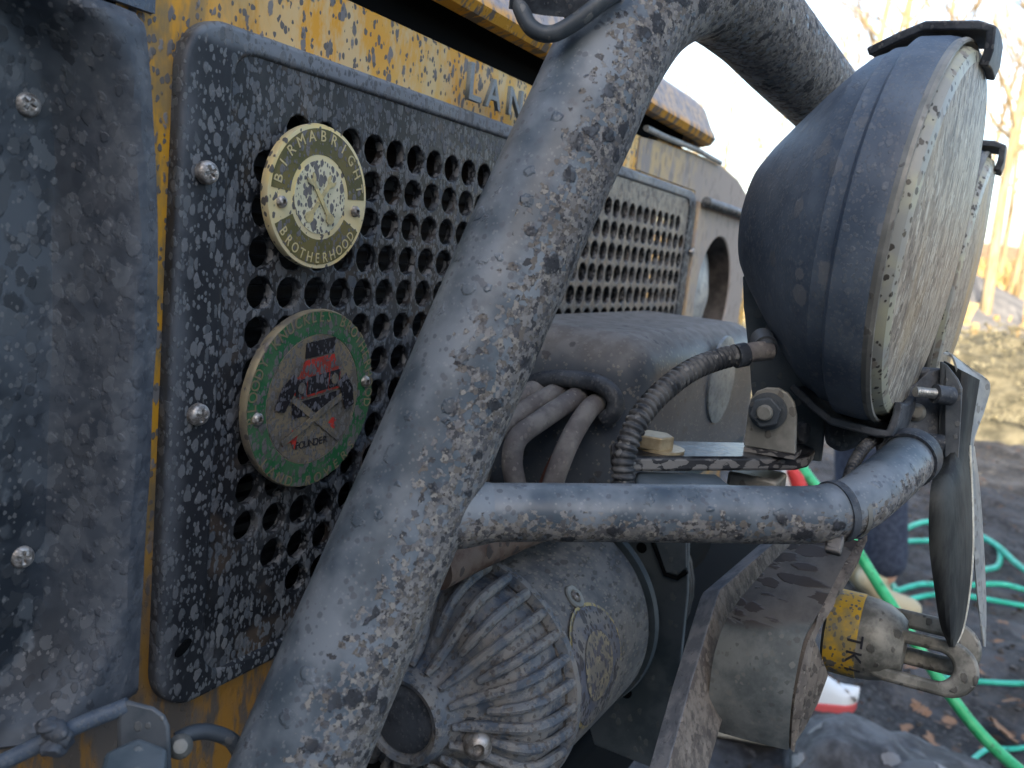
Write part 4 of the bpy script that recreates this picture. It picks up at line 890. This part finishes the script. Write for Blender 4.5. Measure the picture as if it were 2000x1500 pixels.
obj('label_print', stick(.022, .27, .0854), m_badge('label_ochre_print', (.24, .21, .14), (.15, .14, .12), .6, 220, (.08, .08, .1), .6), wh_)
# support plate behind the drum
XS = wc.x + .175
tp = [onX(px, py, XS) for px, py in ((1150, 1020), (1345, 1020), (1342, 1160), (1336, 1220), (1318, 1400), (1312, 1520), (1272, 1500), (1160, 1455), (1140, 1380))]
sp_ = obj('winch_support', prism(tp, (.006, 0, 0)), MT['mount'], wh_, bev=.001, smooth=False, label='grey green winch support plate with bolt holes')
for px, py, r in ((1253, 1070, .0045), (1222, 1352, .0055), (1170, 1385, .004)):
    q = onX(px, py, XS - .0006); obj('bolt_hole', lathe(q, (-1, 0, 0), [(0, r), (.0003, 0)], 20), MT['black'], sp_, smooth=False)
q = [onX(px, py, XS - .004) for px, py in ((1272, 1040), (1290, 1090), (1300, 1118), (1322, 1124), (1340, 1110), (1340, 1040))]
obj('cover_tab', prism(q, (.004, 0, 0)), MT['mount'], sp_, bev=.001, smooth=False)
bm = tube([onX(px, py, XS - .003) for px, py in ((1268, 1040), (1288, 1092), (1299, 1122), (1322, 1130), (1342, 1116))], .0018, 8); obj('cover_seam', bm, MT['black'], sp_)
obj('rope_drum', tube([Vector((XS + .01, wc.y, wc.z)), Vector((XS + .25, wc.y, wc.z))], .052, 32), MT['black'], wh_)
bm = bmesh.new()
for k in range(9): tube([Vector((XS + .02 + .007 * k, wc.y, wc.z)), Vector((XS + .0255 + .007 * k, wc.y, wc.z))], .084, 32, bm)
obj('drum_flange', bm, MT['fins'], wh_)

# ---- bumper plate and curved casting
PA, PB, PC = at(1305, 1500, .503), at(1400, 1165, .56), at(1600, 1060, .63); PN = (PB - PA).cross(PC - PA).normalized()
def onplane(px, py):
    d = ray(px, py); return CAM + d * ((PA - CAM).dot(PN) / d.dot(PN))
face = [onplane(px, py) for px, py in ((1292, 1545), (1350, 1335), (1402, 1163), (1408, 1150), (1535, 1040), (1650, 1035), (1560, 1240), (1435, 1330), (1402, 1440), (1372, 1545))]
obj('bumper_end_plate', prism(face, at(1264, 1500, .515) - at(1302, 1500, .503)), MT['eplate'], VH, label='mud streaked steel end plate, grey along its thick cut edge', bev=.0012, smooth=False)
P1 = [(1572, 1045, .585), (1540, 1078, .575), (1491, 1127, .562), (1430, 1203, .545), (1403, 1268, .538), (1391, 1337, .536), (1388, 1382, .540), (1398, 1420, .549)]
P2 = [(1675, 1062, .56), (1658, 1090, .552), (1637, 1128, .540), (1600, 1200, .522), (1573, 1245, .514), (1556, 1310, .510), (1544, 1380, .514), (1540, 1458, .528)]
P1d, P2d = dense(P1, 8), dense(P2, 8)
rows = [[at(*a).lerp(at(*b), t / 8) - ray(1500, 1250) * .004 * sin(pi * t / 8) for t in range(9)] for a, b in zip(P1d, P2d)]
cs = obj('fairlead_casting', sheet(rows, .006), MT['cast'], VH, label='curved grey casting with streaked top beside the bumper plate')
P3d = dense([(1694, 1050, .562), (1682, 1078, .554), (1668, 1108, .544), (1630, 1170, .528), (1590, 1232, .520), (1573, 1305, .514), (1560, 1385, .518), (1546, 1464, .530)], 8)
rows = [[at(*a).lerp(at(*b), t / 3) for t in range(4)] for a, b in zip(P2d, P3d)]
obj('casting_flange', sheet(rows, .0052), MT['plate'], cs, label='rough brown inner face of the casting')
obj('inner_web', prism([at(1588, 1240, .535), at(1618, 1318, .545), at(1597, 1375, .548), at(1571, 1424, .545), at(1546, 1462, .538), at(1555, 1300, .530)], ray(1600, 1300) * .006), MT['plate'], cs, label='brown inner web')

# ---- winch hook with fork (hangs free of the bumper, a thing of its own)
A = at(1616, 1226, .575); B = at(1880, 1292, .535); ad = (B - A).normalized(); hk = thing('winch_hook', 'muddy forged fork hook with yellow label, hanging beside the bumper casting', 'winch hook', A)
Lh = (B - A).length
def tx(px): return (px - 1616) / 264 * Lh
obj('hook_body', lathe(A, ad, [(0, 0), (0, .0225), (.002, .0262), (.024, .0268), (tx(1712), .0262), (tx(1735), .0245), (tx(1760), .020), (tx(1772), .0165), (tx(1776), 0)], 48), MT['forg'], hk, label='round socket of the hook')
obj('yellow_label', lathe(A + ad * .002, ad, [(0, .0262), (.0003, .0275), (.0195, .0276), (.0198, .0264)], 64), MT['hooky'], hk, label='scuffed yellow label band')
side = (CAM - A); side = (side - ad * side.dot(ad)).normalized(); upv = ad.cross(side).normalized()
if upv.z < 0: upv = -upv
T_ = Matrix((ad, upv, side)).transposed()
def stad(cx, hl, r, n=12): return [(cx + hl + r * cos(t), r * sin(t)) for t in [-pi / 2 + pi * k / n for k in range(n + 1)]] + [(cx - hl + r * cos(t), r * sin(t)) for t in [pi / 2 + pi * k / n for k in range(n + 1)]]
for s_, off_u, cin, hin, rin, lab in ((.010, -.0065, tx(1796), .0125, .0088, 'front tine of the fork with a long oval opening'), (-.010, .0065, tx(1806), .0125, .0058, 'rear tine of the fork')):
    M4 = (Matrix.Translation(A + side * s_ + upv * off_u)) @ T_.to_4x4()
    me = plate2d(stad(tx(1800), .0175, .0170), [stad(cin, hin, rin)], 0, .0125, .0022, 2, M4=M4 @ Matrix.Translation((0, 0, .006))); obj('tine', me, MT['forg'], hk, label=lab)
# label lettering TKI, reading downwards round the band
for k, (ch_, py) in enumerate((('T', 1252), ('K', 1283), ('I', 1308))):
    d = ray(1668 - k * 3, py); best = None
    o = CAM - A; dd = d - ad * d.dot(ad); oo = o - ad * o.dot(ad); a_ = dd.dot(dd); b_ = 2 * dd.dot(oo); c_ = oo.dot(oo) - .0279 ** 2; t = (-b_ - math.sqrt(max(0, b_ * b_ - 4 * a_ * c_))) / 2 / a_; p = CAM + d * t
    nn = (p - A); nn = (nn - ad * nn.dot(ad)).normalized(); tx = ad.cross(nn).normalized()
    if tx.z > 0: tx = -tx
    ML = Matrix((tx, nn.cross(tx), nn)).transposed().to_4x4(); ML.translation = p
    letter(ML, ch_, 0, -.004, 0, .0135, MT['ink'], hk, 0)

# ---- lower left: rod, tape, tab, loop, hex nut
obj('brake_pipe', tube(catmull([at(-40, 1510, .36), at(60, 1462, .365), at(150, 1418, .37), (at(250, 1378, .375))], 6)[0], .0036, 18), MT['lamp'], VH, label='grey pipe running under the headlamp surround')
bm = bmesh.new(); rd = random.Random(3)
for px, py, r in ((98, 1418, .0058), (124, 1440, .0055), (112, 1456, .0052), (108, 1428, .006)): stone_bm(bm, at(px, py, .362), r, rd, 3)
obj('tape_lump', bm, MT['rubber'], VH, label='black lump of tape on the grey pipe')
tb = obj('mounting_tab', prism([at(px, py, .372) for px, py in ((228, 1390), (238, 1370), (252, 1368), (300, 1380), (322, 1396), (332, 1418), (336, 1520), (228, 1520))], ray(280, 1440) * .012), MT['dsteel'], VH, bev=.002, label='rounded grey steel tab')
obj('hex_nut', hexa(at(262, 1560, .36), (at(262, 1400, .345) - at(262, 1520, .36)), .0140, .021, rot=.3), MT['mount'], VH, bev=.002, smooth=False, label='large dusty hexagon nut in front of the tab')
obj('ball_end', lathe(at(352, 1458, .383), ray(352, 1458), [(-.006, 0), (-.0055, .003), (-.002, .0052), (.002, .0055), (.005, .003)], 24), MT['zinc'], VH)
obj('shackle_loop', tube(catmull([at(345, 1446, .388), at(375, 1432, .392), at(410, 1430, .397), (at(450, 1445, .402)), at(470, 1475, .405)], 8)[0], .0036, 18), MT['dsteel'], VH, label='small curved rod beside the tab')

# ================================================================== LOOSE THINGS
# hose
def hose(name, P, r, mat, label, n=14):
    C, _ = catmull([Vector(p) for p in P], n); o = obj(name, tube(C, r, 16), mat, None, label=None); tag(o, label, 'hose'); return o
hose('garden_hose', [at(1530, 860, 1.75), at(1575, 925, 1.68), at(1620, 985, 1.63), at(1665, 1060, 1.58), at(1708, 1130, 1.54), at(1750, 1195, 1.5), at(1800, 1275, 1.47), at(1850, 1350, 1.43), at(1905, 1422, 1.4), at(1960, 1478, 1.37), at(2040, 1545, 1.3)], .0098, MT['hose'], 'bright green hose running down behind the fork hook')
nz = thing('hose_nozzle', 'red and white nozzle glimpsed under the lamp plate beside the green hose', 'nozzle', at(1540, 935, 1.66))
obj('grip', tube([at(1545, 915, 1.66), at(1556, 935, 1.66), at(1566, 962, 1.66)], [.010, .014, .015], 16), m_flat('red_plastic', (.6, .05, .05)), nz)
obj('collar', tube([at(1533, 918, 1.67), at(1537, 940, 1.67), at(1543, 962, 1.67)], [.007, .009, .009], 16), m_flat('white_plastic', (.7, .7, .7)), nz)
def gp3(px, py, dz=.03):
    p = onZ(px, py, 0); p.z = fz(p.x, p.y) + dz if 1 < p.x < 8.2 else dz; return p
def ghose(pts, label, r=.0105, dz=.02): return hose('coiled_hose', [gp3(x, y, dz) for x, y in pts], r, MT['teal'], label, 16)
ghose([(1745, 1185), (1728, 1130), (1722, 1090), (1760, 1052), (1810, 1027), (1880, 1040), (1940, 1078), (1985, 1120), (2040, 1170)], 'teal hose in a large loop over the soil right of the trousers', .0125, .05)
ghose([(1700, 1100), (1760, 1070), (1815, 1052), (1870, 1045), (1925, 1052), (1950, 1080), (1948, 1110), (1915, 1128)], 'teal hose curling into a small loop behind the hanging sheets', .0115, .03)
ghose([(1700, 1185), (1745, 1165), (1800, 1150), (1860, 1148), (1960, 1160), (2060, 1190)], 'nearly straight teal hose crossing behind the narrow sheet', .0105, .03)
ghose([(1740, 1195), (1790, 1180), (1850, 1176), (1920, 1180), (2020, 1195), (2100, 1212)], 'lowest teal hose of the coil above the fork', .0095, .03)
ghose([(1840, 1344), (1890, 1352), (1950, 1364), (2010, 1378), (2080, 1392)], 'teal hose emerging from under the fork to the right', .0075, .025)
ghose([(1885, 1530), (1898, 1500), (1930, 1474), (1975, 1465), (2030, 1470)], 'teal hose arching at the bottom right corner', .0065, .025)
# rock
def rock(px, py, s, seed, label, sq=(1, 1, 1)):
    bm = bmesh.new(); bmesh.ops.create_icosphere(bm, subdivisions=5, radius=1); o = Vector((seed, seed * 2, 0))
    for v in bm.verts:
        q = v.co.copy(); d = 1 + .35 * noise.noise(q * 1.1 + o) + .12 * noise.noise(q * 3.5 + o) + .04 * noise.noise(q * 11 + o)
        v.co = Vector((q.x * sq[0], q.y * sq[1], max(-.4, q.z * sq[2]))) * d * s
    p = onZ(px, py, 0); bmesh.ops.translate(bm, verts=bm.verts, vec=p); r_ = obj('rock', bm, MT['rock'], None, ang=50); tag(r_, label, 'rock'); return r_
rock(1748, 1625, .25, 4.3, 'big grey rock at the bottom edge below the fork', (1.0, 1.0, .78))
# leaves
def leaf_mesh(seed):
    rd = random.Random(seed); pts = []; n_ = 5
    for k in range(n_ * 2 + 1):
        t = k / (n_ * 2); w_ = (.5 * sin(pi * (t * .92 + .05)) ** .7) * (1 if k % 2 else .45) * rd.uniform(.8, 1.1); pts.append((t, w_ * .8))
    poly = [(t - .5, w_) for t, w_ in pts] + [(t - .5, -w_ * rd.uniform(.8, 1.1)) for t, w_ in pts[::-1]]
    me = bpy.data.meshes.new('leaf'); bm = bmesh.new(); top = [bm.verts.new((x, y, .12 * noise.noise(Vector((x * 3, y * 3, seed))) + .25 * y * y)) for x, y in poly]; mid = [bm.verts.new((x, 0, .1 * noise.noise(Vector((x * 3, 0, seed))))) for x, _ in [(t - .5, 0) for t, _ in pts]]
    m = len(pts)
    for k in range(m - 1):
        bm.faces.new((top[k], top[k + 1], mid[k + 1], mid[k])); bm.faces.new((top[2 * m - 1 - k], mid[k], mid[k + 1], top[2 * m - 2 - k]))
    bmesh.ops.recalc_face_normals(bm, faces=bm.faces); bm.to_mesh(me); bm.free(); me.materials.append(MT['leaf']); return me
LM = [leaf_mesh(s) for s in range(4)]
def leaf(px, py, s, rz, label, dz=.02, tilt=.2, k=0):
    p = gp3(px, py, dz); o = bpy.data.objects.new('fallen_leaf', LM[k % 4]); link(o); o.location = p; o.scale = (s,) * 3; o.rotation_euler = (tilt, -.1, rz); tag(o, label, 'leaf', 'fallen oak leaves on the soil'); return o
leaf(1955, 1440, .115, .6, 'tan oak leaf beside the green hose at bottom right', .03, .5)
leaf(1968, 1392, .07, 2.6, 'small curled leaf above the tan oak leaf', .03, .5, 1)
leaf(1640, 1392, .12, 1.0, 'orange brown leaf between white sneaker and rock', .03, .6, 2)
leaf(1735, 1330, .09, .2, 'pale leaf on the soil under the hook socket', .03, .6, 3)
rl = random.Random(9)
for k in range(30):
    px, py = rl.uniform(1760, 2080), 1210 + 270 * rl.random() ** .8
    leaf(px, py, rl.uniform(.03, .06), rl.uniform(0, 6), 'small dry brown leaf lying on the dark soil', .02, rl.uniform(-.4, .4), k)
# sneakers
def sneaker(name, label, toe, head, upper, solem, L=.28, extra=None):
    r_ = thing(name, label, 'shoe', toe); c_, s_ = cos(head), sin(head)
    def pt(x, y, z): return toe + Vector((c_ * x - s_ * y, s_ * x + c_ * y, z))
    def outline(x): return .045 * (1 - max(0, (-x - 0) / L - .75) ** 2 * 3) * min(1, math.sqrt(max(0, -x) / .05 + .02)) * (1 - .18 * sin(pi * min(1, -x / L)))
    xs = [-.0001 - L * k / 16 for k in range(17)]
    bm = bmesh.new(); ring = [pt(x, outline(x), 0) for x in xs] + [pt(x, -outline(x), 0) for x in xs[::-1]]; obj('sole', prism(ring, (0, 0, .028)), solem, r_, bev=.006)
    rows = []
    for x in xs:
        o_ = outline(x) * .93; h = .035 + .065 * sm((-x - .03) / .14); rows.append([pt(x, o_ * cos(pi * k / 10), .026 + h * sin(pi * k / 10) ** .7) for k in range(11)])
    obj('upper', grid_surf(rows), upper, r_)
    if extra: obj('toe_cap', grid_surf([[q + Vector((0, 0, .004)) + (q - r[5]).normalized() * .003 for q in r] for r in rows[:5]]), extra, r_)
    return r_
g1 = onZ(1528, 1462, 0); sneaker('sneaker', 'dark navy sneaker with cream sole under the bumper casting', Vector((g1.x, g1.y, .02)), -1.2, MT['navy'], m_flat('cream_sole', (.5, .48, .4)))
g1 = onZ(1668, 1398, 0); sneaker('sneaker', 'white sneaker with red sole behind the casting by the rock', Vector((g1.x, g1.y, .02)), -1.0, m_flat('white_canvas', (.72, .75, .76)), m_flat('coral_red_rubber', (.62, .10, .10)), .26)

# ---- person standing behind the lamps, mostly hidden
def skin(name, pts, edges, rad, mat, parent, sub=2, root=0):
    me = bpy.data.meshes.new(name); me.from_pydata([Vector(p) for p in pts], edges, []); o = bpy.data.objects.new(name, me); link(o)
    s_ = o.modifiers.new('skin', 'SKIN'); s_.use_smooth_shade = True; b = o.modifiers.new('sub', 'SUBSURF'); b.levels = b.render_levels = sub
    for i, v in enumerate(me.skin_vertices[0].data): v.radius = (rad[i], rad[i]) if not isinstance(rad[i], tuple) else rad[i]; v.use_root = (i == root)
    me.materials.append(mat); dg = bpy.context.evaluated_depsgraph_get(); m2 = bpy.data.meshes.new_from_object(o.evaluated_get(dg)); bpy.data.objects.remove(o)
    m2.polygons.foreach_set('use_smooth', [True] * len(m2.polygons)); n_ = obj(name, m2, mat, parent, ang=180); return n_
pb = onZ(1700, 1180, 0); pb = Vector((pb.x, pb.y, .03)); fx = (ROT @ Vector((1, 0, 0))); fx.z = 0; fx.normalize(); fy = Vector((-fx.y, fx.x, 0))
def W(x, y, z): return pb + fx * (x - .12 * z) + fy * y + Vector((0, 0, z))
pr_ = thing('person', 'person in navy trousers and pale boots standing beyond the light bar', 'person', pb)
skinm = m_flat('skin', (.55, .34, .25), .5)
H0 = -.06
skin('body', [W(H0, 0, .95), W(H0, .0, 1.15), W(H0, 0, 1.36), W(H0, 0, 1.46), W(H0 + .01, 0, 1.55), W(H0 + .02, 0, 1.66), W(H0, .17, 1.40), W(H0 - .02, .22, 1.12), W(H0 + .08, .20, .90), W(H0 + .1, .19, .82), W(H0, -.17, 1.40), W(H0 - .02, -.22, 1.12), W(H0 + .08, -.2, .90), W(H0 + .1, -.19, .82), W(H0, .09, .90), W(H0 + .02, .10, .50), W(-.02, .10, .08), W(H0, -.09, .90), W(H0 + .03, -.10, .50), W(.0, -.10, .08)],
     [(0, 1), (1, 2), (2, 3), (3, 4), (4, 5), (2, 6), (6, 7), (7, 8), (8, 9), (2, 10), (10, 11), (11, 12), (12, 13), (0, 14), (14, 15), (15, 16), (0, 17), (17, 18), (18, 19)],
     [.13, .12, .12, .055, .07, .085, .05, .04, .03, .028, .05, .04, .03, .028, .08, .055, .04, .08, .055, .04], skinm, pr_)
skin('trousers', [W(H0, 0, 1.0), W(H0, 0, .93), W(H0, .09, .86), W(H0 + .02, .10, .50), W(-.02, .10, .10), W(H0, -.09, .86), W(H0 + .03, -.10, .50), W(.0, -.10, .10)], [(0, 1), (1, 2), (2, 3), (3, 4), (1, 5), (5, 6), (6, 7)], [.15, .145, .1, .08, .075, .1, .08, .075], MT['navy'], pr_)
skin('jacket', [W(H0, 0, .98), W(H0, 0, 1.15), W(H0, 0, 1.37), W(H0, 0, 1.46), W(H0, .17, 1.40), W(H0 - .02, .23, 1.12), W(H0 + .07, .21, .92), W(H0, -.17, 1.40), W(H0 - .02, -.23, 1.12), W(H0 + .07, -.21, .92)], [(0, 1), (1, 2), (2, 3), (2, 4), (4, 5), (5, 6), (2, 7), (7, 8), (8, 9)], [.16, .15, .145, .08, .065, .055, .045, .065, .055, .045], MT['navy'], pr_)
bm = bmesh.new(); stone_bm(bm, W(H0 - .01, 0, 1.70), .105, random.Random(2), 3); obj('hair', bm, m_flat('brown_hair', (.05, .03, .02), .7), pr_)
for s_ in (-.1, .1):
    skin('boot', [W(-.05, s_, .14), W(-.04, s_, .03), W(.06, s_, .01), W(.13, s_, 0)], [(0, 1), (1, 2), (2, 3)], [.06, .05, .045, .035], m_flat('pale_boot_leather', (.42, .38, .26)), pr_, root=1)
    for sg in (0,):
        hb = W(H0 + .1, s_ * 1.9, .80)
        for k in range(5): skin('finger', [hb + Vector((0, 0, .01)), hb + fx * (.02 * (k - 2) * .5) + Vector((0, 0, -.05)), hb + fx * (.02 * (k - 2) * .6 + .008) + Vector((0, 0, -.085 + .006 * abs(k - 1.5)))], [(0, 1), (1, 2)], [.009, .009, .007], skinm, pr_, 1)
